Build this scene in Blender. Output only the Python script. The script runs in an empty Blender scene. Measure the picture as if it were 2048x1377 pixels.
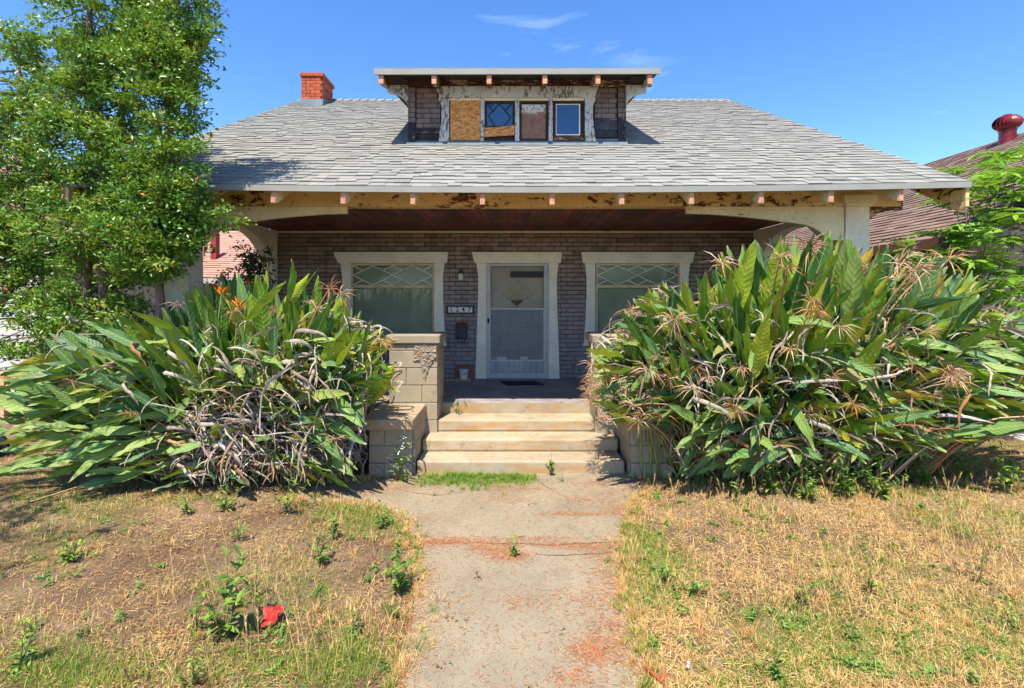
import bpy, math, random
import numpy as np
from mathutils import Vector, Matrix, Euler, noise
R = math.radians
rng = random.Random(7)
npr = np.random.RandomState(11)
C = bpy.context.scene.collection
sc = bpy.context.scene

# ------------------------------------------------------------------ camera, sky, sun, exposure
F, HY, CX, HC = 1000.0, 594.0, 1024.0, 2.04      # focal length and horizon measured in photo pixels, eye height in metres
cam_d = bpy.data.cameras.new('camera'); cam = bpy.data.objects.new('camera', cam_d); C.objects.link(cam)
cam_d.sensor_width = 36; cam_d.lens = 36 * F / 2048; cam_d.shift_y = -(688.5 - HY) / 2048
cam_d.clip_start = 0.05; cam_d.clip_end = 3000
cam.location = (0, 0, HC); cam.rotation_euler = (R(90), 0, 0)
sc.camera = cam
SUN = Vector((-0.13, -0.47, 0.92)).normalized()
world = bpy.data.worlds.new('World'); sc.world = world; world.use_nodes = True
wn = world.node_tree; wn.nodes.clear()
sky = wn.nodes.new('ShaderNodeTexSky'); sky.sky_type = 'NISHITA'; sky.sun_disc = False
sky.sun_elevation = math.asin(SUN.z); sky.sun_rotation = math.atan2(SUN.x, SUN.y)
sky.air_density = 0.9; sky.dust_density = 0.15; sky.ozone_density = 3.5; sky.altitude = 60
bg = wn.nodes.new('ShaderNodeBackground'); bg.inputs['Strength'].default_value = 0.15
wo = wn.nodes.new('ShaderNodeOutputWorld')
tc = wn.nodes.new('ShaderNodeTexCoord'); mp = wn.nodes.new('ShaderNodeMapping')
mp.inputs['Scale'].default_value = (1.6, 2.2, 5.0); mp.inputs['Rotation'].default_value = (0.3, 0.5, 0.2)
nz = wn.nodes.new('ShaderNodeTexNoise'); nz.inputs['Scale'].default_value = 1.7; nz.inputs['Detail'].default_value = 7
nz.inputs['Roughness'].default_value = 0.55; nz.inputs['Distortion'].default_value = 0.6
cr = wn.nodes.new('ShaderNodeValToRGB'); cr.color_ramp.elements[0].position = 0.63; cr.color_ramp.elements[1].position = 1.0
cr.color_ramp.elements[1].color = (0.4, 0.4, 0.4, 1)
mx = wn.nodes.new('ShaderNodeMixRGB'); mx.inputs['Color2'].default_value = (7.5, 8.2, 9.2, 1)
wn.links.new(tc.outputs['Generated'], mp.inputs['Vector']); wn.links.new(mp.outputs[0], nz.inputs['Vector'])
wn.links.new(nz.outputs['Fac'], cr.inputs[0]); wn.links.new(cr.outputs[0], mx.inputs['Fac'])
hs = wn.nodes.new('ShaderNodeHueSaturation'); hs.inputs['Saturation'].default_value = 1.22; hs.inputs['Hue'].default_value = 0.506; hs.inputs['Value'].default_value = 0.83
wn.links.new(sky.outputs[0], hs.inputs['Color']); wn.links.new(hs.outputs[0], mx.inputs['Color1']); wn.links.new(mx.outputs[0], bg.inputs['Color'])
wn.links.new(bg.outputs[0], wo.inputs['Surface'])
sun_d = bpy.data.lights.new('sun', 'SUN'); sun_d.energy = 3.75; sun_d.angle = R(0.5); sun_d.color = (1.0, 0.925, 0.79)
sun_o = bpy.data.objects.new('sun', sun_d); C.objects.link(sun_o)
sun_o.rotation_euler = SUN.to_track_quat('Z', 'Y').to_euler(); sun_o.location = (-5, -15, 30)
sc.view_settings.view_transform = 'Standard'; sc.view_settings.look = 'None'
sc.view_settings.exposure = 1.32; sc.view_settings.gamma = 1.0; sc.view_settings.use_curve_mapping = False

def PX(px, D): return (px - CX) * D / F          # where a pixel column falls at distance D
def PZ(py, D): return HC + (HY - py) * D / F
def GND(px, py, z=0.0):
    D = (HC - z) * F / (py - HY); return ((px - CX) * D / F, D)

# ------------------------------------------------------------------ mesh building
class MB:
    def __init__(s): s.v = []; s.f = []; s.m = []; s.t = []; s.u = []; s.has_uv = False
    def add(s, verts, faces, m=0, tint=0.5, uv=None):
        b = len(s.v); s.v.extend([tuple(p) for p in verts])
        if uv: s.has_uv = True; s.u.extend(uv)
        else: s.u.extend([(0.0, 0.0)] * len(verts))
        for f in faces: s.f.append(tuple(b + i for i in f)); s.m.append(m); s.t.append(tint)
        return s
    def box(s, x0, x1, y0, y1, z0, z1, m=0, tint=0.5, M=None):
        vs = [Vector((x, y, z)) for z in (z0, z1) for x, y in ((x0, y0), (x1, y0), (x1, y1), (x0, y1))]
        if M is not None: vs = [M @ p for p in vs]
        return s.add(vs, [(3, 2, 1, 0), (4, 5, 6, 7), (0, 1, 5, 4), (1, 2, 6, 5), (2, 3, 7, 6), (3, 0, 4, 7)], m, tint)
    def prism(s, poly, axis, a, b, m=0, tint=0.5):
        # poly: 2-D points; axis 'y': (x,z) extruded in y; 'x': (y,z) extruded in x; 'z': (x,y)
        def mk(p, t):
            return {'y': (p[0], t, p[1]), 'x': (t, p[0], p[1]), 'z': (p[0], p[1], t)}[axis]
        n = len(poly); vs = [mk(p, a) for p in poly] + [mk(p, b) for p in poly]
        fs = [tuple(range(n)), tuple(range(2 * n - 1, n - 1, -1))]
        fs += [(i, i + n, (i + 1) % n + n, (i + 1) % n) for i in range(n)]
        return s.add(vs, fs, m, tint)
    def tube(s, path, rad, n=6, m=0, tint=0.5, cap=True):
        path = [Vector(p) for p in path]; k = len(path)
        if not hasattr(rad, '__len__'): rad = [rad] * k
        vs = []; up = Vector((0.13, 0.21, 0.97))
        for i, p in enumerate(path):
            t = (path[min(i + 1, k - 1)] - path[max(i - 1, 0)])
            if t.length < 1e-9: t = Vector((0, 0, 1))
            t.normalize(); a = t.cross(up)
            if a.length < 0.1: a = t.cross(Vector((1, 0, 0)))
            a.normalize(); b = t.cross(a)
            for j in range(n):
                q = 2 * math.pi * j / n; vs.append(p + (a * math.cos(q) + b * math.sin(q)) * rad[i])
        fs = [(i * n + j, i * n + (j + 1) % n, (i + 1) * n + (j + 1) % n, (i + 1) * n + j) for i in range(k - 1) for j in range(n)]
        if cap: fs += [tuple(range(n - 1, -1, -1)), tuple((k - 1) * n + j for j in range(n))]
        return s.add(vs, fs, m, tint)
    def lathe(s, cx, cy, prof, n=16, m=0, tint=0.5):
        vs = [(cx + r * math.cos(2 * math.pi * j / n), cy + r * math.sin(2 * math.pi * j / n), z) for r, z in prof for j in range(n)]
        fs = [(i * n + j, i * n + (j + 1) % n, (i + 1) * n + (j + 1) % n, (i + 1) * n + j) for i in range(len(prof) - 1) for j in range(n)]
        return s.add(vs, fs, m, tint)
    def merge(s, o, M, tint=None, keepm=True):
        b = len(s.v); s.v.extend([tuple(M @ Vector(p)) for p in o.v]); s.u.extend(o.u); s.has_uv |= o.has_uv
        for f, m, t in zip(o.f, o.m, o.t):
            s.f.append(tuple(b + i for i in f)); s.m.append(m); s.t.append(t if tint is None else tint)
        return s
    def mesh(s, name, mats, smooth=False):
        me = bpy.data.meshes.new(name); me.from_pydata(s.v, [], s.f)
        for m in (mats if isinstance(mats, (list, tuple)) else [mats]): me.materials.append(m)
        me.polygons.foreach_set('material_index', s.m)
        a = me.attributes.new('tint', 'FLOAT', 'FACE'); a.data.foreach_set('value', s.t)
        if s.has_uv:
            for k, nm in enumerate(('uu', 'vv')):
                a = me.attributes.new(nm, 'FLOAT', 'POINT'); a.data.foreach_set('value', [q[k] for q in s.u])
        if smooth: me.polygons.foreach_set('use_smooth', [True] * len(me.polygons))
        me.update(); return me
    def build(s, name, mats, parent=None, smooth=False, bevel=0, label=None):
        o = bpy.data.objects.new(name, s.mesh(name, mats, smooth)); C.objects.link(o)
        if parent: adopt(o, parent)
        if bevel:
            b = o.modifiers.new('edge', 'BEVEL'); b.width = bevel; b.segments = 2; b.limit_method = 'ANGLE'; b.angle_limit = R(40)
        if label: o['label'] = label
        return o
def adopt(o, parent):
    # parents are never rotated: keep the child where it was modelled in world space
    p, off = parent, Vector((0, 0, 0))
    while p is not None:
        if p.matrix_parent_inverse == Matrix.Identity(4): off += p.location
        p = None
    o.parent = parent
    if parent.type == 'EMPTY': o.matrix_parent_inverse = Matrix.Translation(-parent.location)
def tag(o, label=None, cat=None, group=None, kind=None):
    if label: o['label'] = label
    if cat: o['category'] = cat
    if group: o['group'] = group
    if kind: o['kind'] = kind
    return o
def thing(name, loc, label, cat, group=None):
    o = bpy.data.objects.new(name, None); C.objects.link(o); o.location = loc; o.empty_display_size = 0.1
    return tag(o, label, cat, group)
def inst(name, me, M, parent):
    o = bpy.data.objects.new(name, me); C.objects.link(o)
    o.parent = parent
    if parent.type == 'EMPTY': M = Matrix.Translation(-parent.location) @ M
    o.matrix_local = M
    return o
def bulk(name, verts, faces, mats, tint, parent=None, uv=None):
    # verts (n,3), faces (m,k) numpy -> one object
    me = bpy.data.meshes.new(name); n, (m, k) = len(verts), faces.shape
    me.vertices.add(n); me.vertices.foreach_set('co', verts.astype(np.float32).ravel())
    me.loops.add(m * k); me.loops.foreach_set('vertex_index', faces.astype(np.int32).ravel())
    me.polygons.add(m); me.polygons.foreach_set('loop_start', np.arange(m, dtype=np.int32) * k)
    me.polygons.foreach_set('loop_total', np.full(m, k, dtype=np.int32))
    for q in (mats if isinstance(mats, (list, tuple)) else [mats]): me.materials.append(q)
    me.update(calc_edges=True)
    a = me.attributes.new('tint', 'FLOAT', 'FACE'); a.data.foreach_set('value', tint.astype(np.float32))
    o = bpy.data.objects.new(name, me); C.objects.link(o)
    if parent: adopt(o, parent)
    return o

# ------------------------------------------------------------------ materials
class NT:
    def __init__(s, name):
        s.m = bpy.data.materials.new(name); s.m.use_nodes = True; s.t = s.m.node_tree; s.t.nodes.clear()
        s.out = s.n('ShaderNodeOutputMaterial'); s.geo = s.n('ShaderNodeNewGeometry')
    def n(s, t, **k):
        o = s.t.nodes.new(t)
        for a, b in k.items(): setattr(o, a, b)
        return o
    def l(s, a, b): s.t.links.new(a, b)
    def attr(s, nm): a = s.n('ShaderNodeAttribute'); a.attribute_name = nm; return a.outputs['Fac']
    def noise(s, scale, detail=4, rough=0.55, stretch=None, dist=0.0, off=(0, 0, 0)):
        a = s.n('ShaderNodeTexNoise'); a.inputs['Scale'].default_value = scale; a.inputs['Detail'].default_value = detail
        a.inputs['Roughness'].default_value = rough; a.inputs['Distortion'].default_value = dist
        m = s.n('ShaderNodeMapping'); m.inputs['Scale'].default_value = stretch or (1, 1, 1); m.inputs['Location'].default_value = off
        s.l(s.geo.outputs['Position'], m.inputs['Vector']); s.l(m.outputs[0], a.inputs['Vector'])
        return a.outputs['Fac']
    def ramp(s, src, stops):
        r = s.n('ShaderNodeValToRGB'); e = r.color_ramp.elements
        while len(e) < len(stops): e.new(0.5)
        for q, (p, c) in zip(e, stops):
            q.position = p; q.color = (c[0], c[1], c[2], 1) if hasattr(c, '__len__') else (c, c, c, 1)
        s.l(src, r.inputs[0]); return r.outputs[0]
    def mix(s, f, a, b, mode='MIX'):
        m = s.n('ShaderNodeMixRGB', blend_type=mode)
        for i, v in zip((0, 1, 2), (f, a, b)):
            if isinstance(v, (int, float)): m.inputs[i].default_value = v if i == 0 else (v, v, v, 1)
            elif isinstance(v, tuple): m.inputs[i].default_value = (*v, 1)
            else: s.l(v, m.inputs[i])
        return m.outputs[0]
    def math(s, op, a, b=None, c=None):
        m = s.n('ShaderNodeMath', operation=op)
        for i, v in enumerate((a, b, c)):
            if v is None: continue
            if isinstance(v, (int, float)): m.inputs[i].default_value = v
            else: s.l(v, m.inputs[i])
        return m.outputs[0]
    def bump(s, h, strength=0.3, dist=0.01):
        b = s.n('ShaderNodeBump'); b.inputs['Strength'].default_value = strength; b.inputs['Distance'].default_value = dist
        s.l(h, b.inputs['Height']); return b.outputs[0]
    def finish(s, col, rough=0.8, normal=None, spec=0.4, metal=0.0, transl=0.0, tcol=None):
        p = s.n('ShaderNodeBsdfPrincipled')
        for k, v in (('Base Color', col), ('Roughness', rough), ('Metallic', metal), ('Specular IOR Level', spec)):
            if isinstance(v, (int, float)): p.inputs[k].default_value = v
            elif isinstance(v, tuple): p.inputs[k].default_value = (*v, 1)
            else: s.l(v, p.inputs[k])
        if normal is not None: s.l(normal, p.inputs['Normal'])
        o = p.outputs[0]
        if transl:
            tr = s.n('ShaderNodeBsdfTranslucent'); mxs = s.n('ShaderNodeMixShader'); mxs.inputs[0].default_value = transl
            c = tcol if tcol is not None else col
            if isinstance(c, tuple): tr.inputs[0].default_value = (*c, 1)
            else: s.l(c, tr.inputs[0])
            s.l(o, mxs.inputs[1]); s.l(tr.outputs[0], mxs.inputs[2]); o = mxs.outputs[0]
        s.l(o, s.out.inputs['Surface']); return s.m

def plain(name, c, var=0.25, scale=6, rough=0.8, bump=0.15, bscale=60, spec=0.3, metal=0.0, stretch=None, dirt=None, tint=0.0):
    t = NT(name); n = t.noise(scale, 5, stretch=stretch)
    col = t.ramp(n, [(0.3, tuple(x * (1 - var) for x in c)), (0.7, tuple(min(1, x * (1 + var)) for x in c))])
    if tint:
        k = t.ramp(t.attr('tint'), [(0.0, 1 - tint), (1.0, 1 + tint)]); col = t.mix(1.0, col, k, 'MULTIPLY')
    if dirt:
        for (dc, dsc, lo, hi, st) in dirt:
            col = t.mix(t.ramp(t.noise(dsc, 7, 0.65, stretch=st, off=(3.1, 7.7, 1.3)), [(lo, 0.0), (hi, 1.0)]), col, dc)
    nb = t.bump(t.noise(bscale, 6, 0.7, stretch=stretch), bump, 0.01)
    return t.finish(col, rough, nb, spec, metal)

def peeling(name, paint, wood, amount, scale=9, stretch=(1, 1, 2.2), wood2=None, fine=0.5):
    # old paint: noise-edged flakes missing, cracks, dust
    t = NT(name)
    base = t.ramp(t.noise(2.5, 5), [(0.3, tuple(x * 0.8 for x in paint)), (0.7, tuple(min(1, x * 1.1) for x in paint))])
    base = t.mix(t.ramp(t.noise(34, 5, 0.7), [(0.42, 0.5), (0.6, 0.0)]), base, tuple(x * 0.72 for x in paint))
    wd = t.ramp(t.noise(12, 6, stretch=(0.4, 3, 3)), [(0.3, wood), (0.7, wood2 or tuple(min(1, x * 1.8) for x in wood))])
    n1 = t.noise(scale, 9, 0.72, stretch=stretch, dist=0.4); n2 = t.noise(1.1, 3, off=(5, 2, 9))
    m = t.math('ADD', n1, t.math('MULTIPLY', t.math('SUBTRACT', n2, 0.5), 0.45))
    th = 1 - amount
    mask = t.ramp(m, [(th - 0.012, 0.0), (th + 0.012, 1.0)])
    fm = t.ramp(t.noise(55, 5, 0.75, stretch=stretch), [(0.69 - 0.12 * fine, 0.0), (0.71 - 0.12 * fine, 1.0)])
    mask = t.math('MAXIMUM', mask, t.math('MULTIPLY', fm, fine))
    col = t.mix(mask, base, wd)
    h = t.math('SUBTRACT', t.math('MULTIPLY', t.noise(40, 5, 0.7), 0.3), mask)
    return t.finish(col, 0.75, t.bump(h, 0.45, 0.006), 0.3)

M = {}
M['cream'] = peeling('cream_paint_eave', (0.84, 0.58, 0.25), (0.10, 0.035, 0.012), 0.40, 7, (1, 1, 1.8))
M['cream_beam'] = peeling('cream_paint_beam', (0.86, 0.70, 0.42), (0.16, 0.07, 0.03), 0.32, 9, (1, 1, 2.5), fine=0.35)
M['cream_clean'] = peeling('cream_paint_casing', (0.97, 0.85, 0.66), (0.3, 0.22, 0.14), 0.20, 12, fine=0.25)
M['white_peel'] = peeling('white_paint_weathered', (0.58, 0.56, 0.49), (0.12, 0.08, 0.06), 0.42, 16, (1.6, 1, 0.6), fine=0.75)
M['col_paint'] = peeling('white_paint_column', (0.92, 0.80, 0.60), (0.10, 0.07, 0.06), 0.38, 22, (2.5, 1, 0.9), fine=0.7)
M['brown_peel'] = peeling('brown_wood_flaking', (0.50, 0.36, 0.20), (0.07, 0.03, 0.015), 0.52, 9, (0.7, 1, 2.5), fine=0.9)
M['wood_end'] = plain('bare_rafter_end', (0.52, 0.26, 0.15), 0.3, 18, bump=0.3)
M['fascia'] = plain('white_metal_fascia', (0.27, 0.27, 0.235), 0.08, 3, rough=0.55, bump=0.05)
M['mortar'] = plain('dark_mortar', (0.035, 0.025, 0.024), 0.4, 8, bump=0.4)
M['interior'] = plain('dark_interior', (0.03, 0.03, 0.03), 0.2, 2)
M['sash'] = plain('yellowed_sash_paint', (0.66, 0.52, 0.30), 0.2, 8, bump=0.1)
M['sash_white'] = plain('sash_bar_paint', (0.85, 0.80, 0.66), 0.15, 8, bump=0.1)
M['blind'] = plain('window_blind', (0.56, 0.54, 0.44), 0.12, 3, rough=0.6, bump=0.02)
M['alu'] = plain('aluminium_door', (0.47, 0.45, 0.40), 0.1, 4, rough=0.5, bump=0.05, spec=0.4, metal=0.1)
M['kick'] = plain('aluminium_kick_plate', (0.25, 0.28, 0.30), 0.25, 5, rough=0.4, bump=0.05, spec=0.5, metal=0.3, stretch=(4, 1, 0.6))
M['grille'] = plain('white_metal_grille', (0.62, 0.62, 0.58), 0.1, 5, rough=0.5, bump=0.0)
M['door'] = plain('beige_door_paint', (0.38, 0.32, 0.24), 0.12, 2, rough=0.6, bump=0.05)
M['black'] = plain('black_metal', (0.022, 0.022, 0.025), 0.3, 20, rough=0.5, bump=0.1)
M['rubber'] = plain('black_rubber_mat', (0.012, 0.013, 0.018), 0.3, 40, rough=0.8, bump=0.3)
M['mailbox'] = plain('mailbox_metal', (0.035, 0.042, 0.06), 0.3, 12, rough=0.45)
M['rust'] = plain('rusty_metal', (0.14, 0.06, 0.04), 0.4, 25, rough=0.8)
M['tile'] = plain('number_tile', (0.72, 0.68, 0.56), 0.1, 20, rough=0.4, bump=0.05)
M['bucket'] = plain('white_plastic', (0.72, 0.71, 0.66), 0.15, 10, rough=0.5, bump=0.03, dirt=[((0.2, 0.15, 0.1), 9, 0.6, 0.7, (1, 1, 1))])
M['plywood'] = plain('brown_board', (0.20, 0.10, 0.07), 0.2, 8, stretch=(1, 1, 4))
M['plank'] = plain('tan_plank', (0.55, 0.36, 0.19), 0.2, 9, stretch=(0.4, 4, 4))
M['flash'] = plain('painted_flashing', (0.13, 0.165, 0.185), 0.2, 6, rough=0.8, bump=0.1, spec=0.1)
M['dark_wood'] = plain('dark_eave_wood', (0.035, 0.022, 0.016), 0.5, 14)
M['tar'] = plain('tar_paper', (0.03, 0.027, 0.03), 0.5, 12, dirt=[((0.3, 0.2, 0.12), 14, 0.62, 0.66, (1, 1, 1))])
M['dark_shingle'] = plain('old_dark_shingle', (0.06, 0.055, 0.06), 0.3, 18, bump=0.5, bscale=120, tint=0.3)
M['side_wall'] = plain('cream_side_wall', (0.55, 0.46, 0.33), 0.15, 4)
M['soffit'] = peeling('soffit_paint', (0.62, 0.47, 0.26), (0.08, 0.03, 0.012), 0.36, 8, (1, 1, 1))
M['white_wall'] = plain('neighbour_white_wall', (0.52, 0.50, 0.45), 0.08, 2, bump=0.05)
M['yellow_wall'] = plain('neighbour_yellow_wall', (0.85, 0.55, 0.03), 0.1, 3, bump=0.05)
M['tan_wall'] = plain('neighbour_tan_wall', (0.40, 0.27, 0.22), 0.15, 3)
M['red_metal'] = plain('red_turbine_metal', (0.17, 0.008, 0.012), 0.5, 9, rough=0.35, bump=0.1, spec=0.5)
M['red_box'] = plain('red_roof_box', (0.30, 0.04, 0.045), 0.2, 5)
M['red_leaf'] = plain('red_fallen_leaf', (0.36, 0.022, 0.015), 0.5, 30, rough=0.5, bump=0.3)
M['lamp_glass'] = plain('frosted_lamp_glass', (0.62, 0.60, 0.52), 0.1, 10, rough=0.25, bump=0.0, spec=0.6)
M['navy_plastic'] = plain('black_plastic', (0.016, 0.018, 0.028), 0.2, 10, rough=0.5, bump=0.05)

def brick_mat(name, a, b, low, zlo, zhi):
    # bricks: upper courses brown, lower ones washed with a thin mauve coat
    t = NT(name)
    col = t.mix(t.attr('tint'), a, b)
    col = t.mix(t.ramp(t.noise(30, 6, 0.7), [(0.35, 0.55), (0.65, 0.0)]), col, tuple(x * 0.55 for x in a))
    sep = t.n('ShaderNodeSeparateXYZ'); t.l(t.geo.outputs['Position'], sep.inputs[0])
    hz = t.math('ADD', sep.outputs['Z'], t.math('MULTIPLY', t.math('SUBTRACT', t.noise(2.2, 4), 0.5), 1.1))
    mr = t.n('ShaderNodeMapRange'); mr.inputs[1].default_value = zlo; mr.inputs[2].default_value = zhi; mr.inputs[3].default_value = 0.8; mr.inputs[4].default_value = 0.0
    t.l(hz, mr.inputs[0]); col = t.mix(mr.outputs[0], col, low)
    col = t.mix(t.ramp(t.noise(3.0, 7, 0.7, stretch=(2.0, 1, 0.5)), [(0.50, 0.0), (0.72, 0.75)]), col, tuple(x * 0.3 for x in a))
    return t.finish(col, 0.85, t.bump(t.noise(160, 4, 0.8), 0.5, 0.004), 0.25)
M['brick'] = brick_mat('brown_brick', (0.40, 0.30, 0.235), (0.20, 0.145, 0.12), (0.31, 0.26, 0.262), 1.0, 2.6)
M['mortar_low'] = brick_mat('wall_mortar', (0.035, 0.025, 0.022), (0.03, 0.022, 0.02), (0.20, 0.155, 0.165), 1.0, 2.3)
M['dormer_brick'] = brick_mat('dormer_brick_siding', (0.25, 0.18, 0.15), (0.15, 0.105, 0.09), (0.24, 0.10, 0.085), 4.0, 4.5)
M['red_brick'] = plain('orange_painted_brick', (0.36, 0.075, 0.03), 0.25, 14, bump=0.5, tint=0.25, dirt=[((0.12, 0.04, 0.03), 20, 0.58, 0.66, (1, 1, 1))])
M['red_mortar'] = plain('orange_brick_joint', (0.16, 0.035, 0.02), 0.3, 14)
def shingle_mat(name, a, b, k=0.35):
    t = NT(name); col = t.mix(t.attr('tint'), a, b)
    col = t.mix(t.ramp(t.noise(220, 3, 0.8), [(0.35, 0.5), (0.6, 0.0)]), col, tuple(x * k for x in a))
    col = t.mix(t.ramp(t.noise(1.3, 5), [(0.4, 0.25), (0.65, 0.0)]), col, tuple(x * 0.7 for x in b))
    return t.finish(col, 0.9, t.bump(t.noise(300, 3, 0.8), 0.5, 0.003), 0.2)
M['shingle'] = shingle_mat('grey_asphalt_shingle', (0.235, 0.228, 0.205), (0.335, 0.325, 0.285))
M['shingle_edge'] = plain('roof_underlay', (0.05, 0.045, 0.045), 0.3, 8)
M['brown_shingle'] = shingle_mat('brown_asphalt_shingle', (0.18, 0.12, 0.095), (0.31, 0.205, 0.16))
M['pink_shingle'] = shingle_mat('pink_asphalt_shingle', (0.40, 0.23, 0.175), (0.52, 0.31, 0.235))
def conc(name, c, orange=0.0, crack=True):
    t = NT(name)
    col = t.ramp(t.noise(1.6, 7, 0.6), [(0.3, tuple(x * 0.78 for x in c)), (0.7, tuple(x * 1.1 for x in c))])
    col = t.mix(t.ramp(t.noise(140, 4, 0.8), [(0.38, 0.6), (0.52, 0.0)]), col, tuple(x * 0.45 for x in c))
    col = t.mix(t.ramp(t.noise(230, 2, 0.8, off=(9, 9, 9)), [(0.66, 0.0), (0.72, 0.7)]), col, (0.7, 0.68, 0.6))
    col = t.mix(t.ramp(t.noise(2.6, 6, 0.7, dist=0.5, off=(2, 5, 1)), [(0.52, 0.0), (0.7, 0.45)]), col, tuple(x * 0.5 for x in c))
    if orange:
        col = t.mix(t.ramp(t.noise(4.5, 8, 0.7, stretch=(1, 1, 2.5), off=(1, 4, 2)), [(0.58, 0.0), (0.72, orange * 0.5)]), col, (0.42, 0.19, 0.045))
        nsep = t.n('ShaderNodeSeparateXYZ'); t.l(t.geo.outputs['Normal'], nsep.inputs[0]); vert = t.ramp(nsep.outputs['Z'], [(0.3, 1.0), (0.8, 0.0)])
        col = t.mix(t.math('MULTIPLY', vert, t.ramp(t.noise(3.0, 7, 0.65, stretch=(1, 1, 3), off=(6, 1, 2)), [(0.44, 0.0), (0.62, 0.7 * orange)])), col, (0.40, 0.20, 0.05))
        col = t.mix(t.ramp(t.noise(7, 6, 0.7, stretch=(1, 1, 1), off=(4, 4, 2)), [(0.60, 0.0), (0.72, 0.6)]), col, (0.12, 0.10, 0.07))
    return t.finish(col, 0.9, t.bump(t.noise(120, 5, 0.8), 0.5, 0.004), 0.2)
M['path'] = conc('worn_concrete_path', (0.30, 0.248, 0.17))
M['step'] = conc('stained_step_concrete', (0.42, 0.345, 0.235), 1.0)
M['block'] = conc('cast_block', (0.36, 0.305, 0.215), 0.3)
M['block_joint'] = plain('block_joint', (0.20, 0.17, 0.13), 0.2, 20)
M['porch'] = plain('grey_porch_paint', (0.24, 0.21, 0.20), 0.3, 3, rough=0.65, bump=0.15, dirt=[((0.36, 0.31, 0.26), 4, 0.52, 0.72, (1, 2, 1)), ((0.05, 0.035, 0.03), 6, 0.62, 0.72, (1, 3, 1))])
M['drive'] = conc('pale_concrete_drive', (0.55, 0.52, 0.47))

def rubble():
    t = NT('broken_block_aggregate')
    col = t.ramp(t.noise(22, 6, 0.7), [(0.32, (0.12, 0.10, 0.085)), (0.45, (0.24, 0.195, 0.15)), (0.6, (0.34, 0.27, 0.19)), (0.72, (0.40, 0.35, 0.28))])
    col = t.mix(t.ramp(t.noise(9, 5, off=(1, 2, 3)), [(0.56, 0.0), (0.68, 0.7)]), col, (0.50, 0.22, 0.05))
    return t.finish(col, 0.9, t.bump(t.noise(80, 5, 0.8), 0.8, 0.006), 0.2)
M['rubble'] = rubble()
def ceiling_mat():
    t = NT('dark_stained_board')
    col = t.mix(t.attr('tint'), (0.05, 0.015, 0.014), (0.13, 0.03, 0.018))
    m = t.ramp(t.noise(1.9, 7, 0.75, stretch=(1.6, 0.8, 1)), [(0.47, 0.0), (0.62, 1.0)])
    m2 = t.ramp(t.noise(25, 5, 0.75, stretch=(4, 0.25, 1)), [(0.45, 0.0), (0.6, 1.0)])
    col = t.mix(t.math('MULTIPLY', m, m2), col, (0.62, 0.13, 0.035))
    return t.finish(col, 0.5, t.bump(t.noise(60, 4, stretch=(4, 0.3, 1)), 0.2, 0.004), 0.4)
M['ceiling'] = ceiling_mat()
def osb_mat():
    t = NT('osb_board'); v = t.n('ShaderNodeTexVoronoi'); v.inputs['Scale'].default_value = 26
    mm = t.n('ShaderNodeMapping'); mm.inputs['Scale'].default_value = (1, 1, 2.2); mm.inputs['Rotation'].default_value = (0, 0.5, 0)
    t.l(t.geo.outputs['Position'], mm.inputs[0]); t.l(mm.outputs[0], v.inputs['Vector'])
    bwn = t.n('ShaderNodeSeparateColor'); t.l(v.outputs['Color'], bwn.inputs[0])
    col = t.ramp(bwn.outputs[0], [(0.0, (0.40, 0.12, 0.02)), (0.5, (0.60, 0.24, 0.04)), (1.0, (0.70, 0.38, 0.12))])
    return t.finish(col, 0.7, t.bump(bwn.outputs[1], 0.15, 0.004))
M['osb'] = osb_mat()
def brown_panel():
    t = NT('brown_panel_flaking_white'); sep = t.n('ShaderNodeSeparateXYZ'); t.l(t.geo.outputs['Position'], sep.inputs[0])
    z = t.math('ADD', sep.outputs['Z'], t.math('MULTIPLY', t.math('SUBTRACT', t.noise(9, 6, 0.7), 0.5), 0.25))
    f = t.n('ShaderNodeMapRange'); f.inputs[1].default_value = 4.86; f.inputs[2].default_value = 4.90; t.l(z, f.inputs[0])
    col = t.mix(f.outputs[0], t.ramp(t.noise(14, 5), [(0.3, (0.17, 0.075, 0.04)), (0.7, (0.30, 0.15, 0.09))]), t.ramp(t.noise(25, 6), [(0.42, (0.2, 0.15, 0.1)), (0.5, (0.6, 0.55, 0.45))]))
    return t.finish(col, 0.6, t.bump(t.noise(50), 0.1))
M['brown_panel'] = brown_panel()
def glass(name, tintc, refl=0.3):
    t = NT(name); g = t.n('ShaderNodeBsdfGlossy'); g.inputs['Roughness'].default_value = 0.03
    tr = t.n('ShaderNodeBsdfTransparent'); tr.inputs[0].default_value = (*tintc, 1)
    ms = t.n('ShaderNodeMixShader'); fr = t.n('ShaderNodeFresnel'); fr.inputs[0].default_value = 1.5
    t.l(t.math('ADD', t.math('MULTIPLY', fr.outputs[0], 0.32), refl), ms.inputs[0])
    t.l(tr.outputs[0], ms.inputs[1]); t.l(g.outputs[0], ms.inputs[2]); t.l(ms.outputs[0], t.out.inputs['Surface']); return t.m
M['glass'] = glass('window_glass', (0.88, 0.9, 0.85), 0.0)
M['door_glass'] = glass('bevelled_door_glass', (0.22, 0.27, 0.28), 0.03)
M['blue_glass'] = plain('blue_coated_glass', (0.012, 0.06, 0.14), 0.1, 3, rough=0.12, bump=0.0, spec=0.8)

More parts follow.
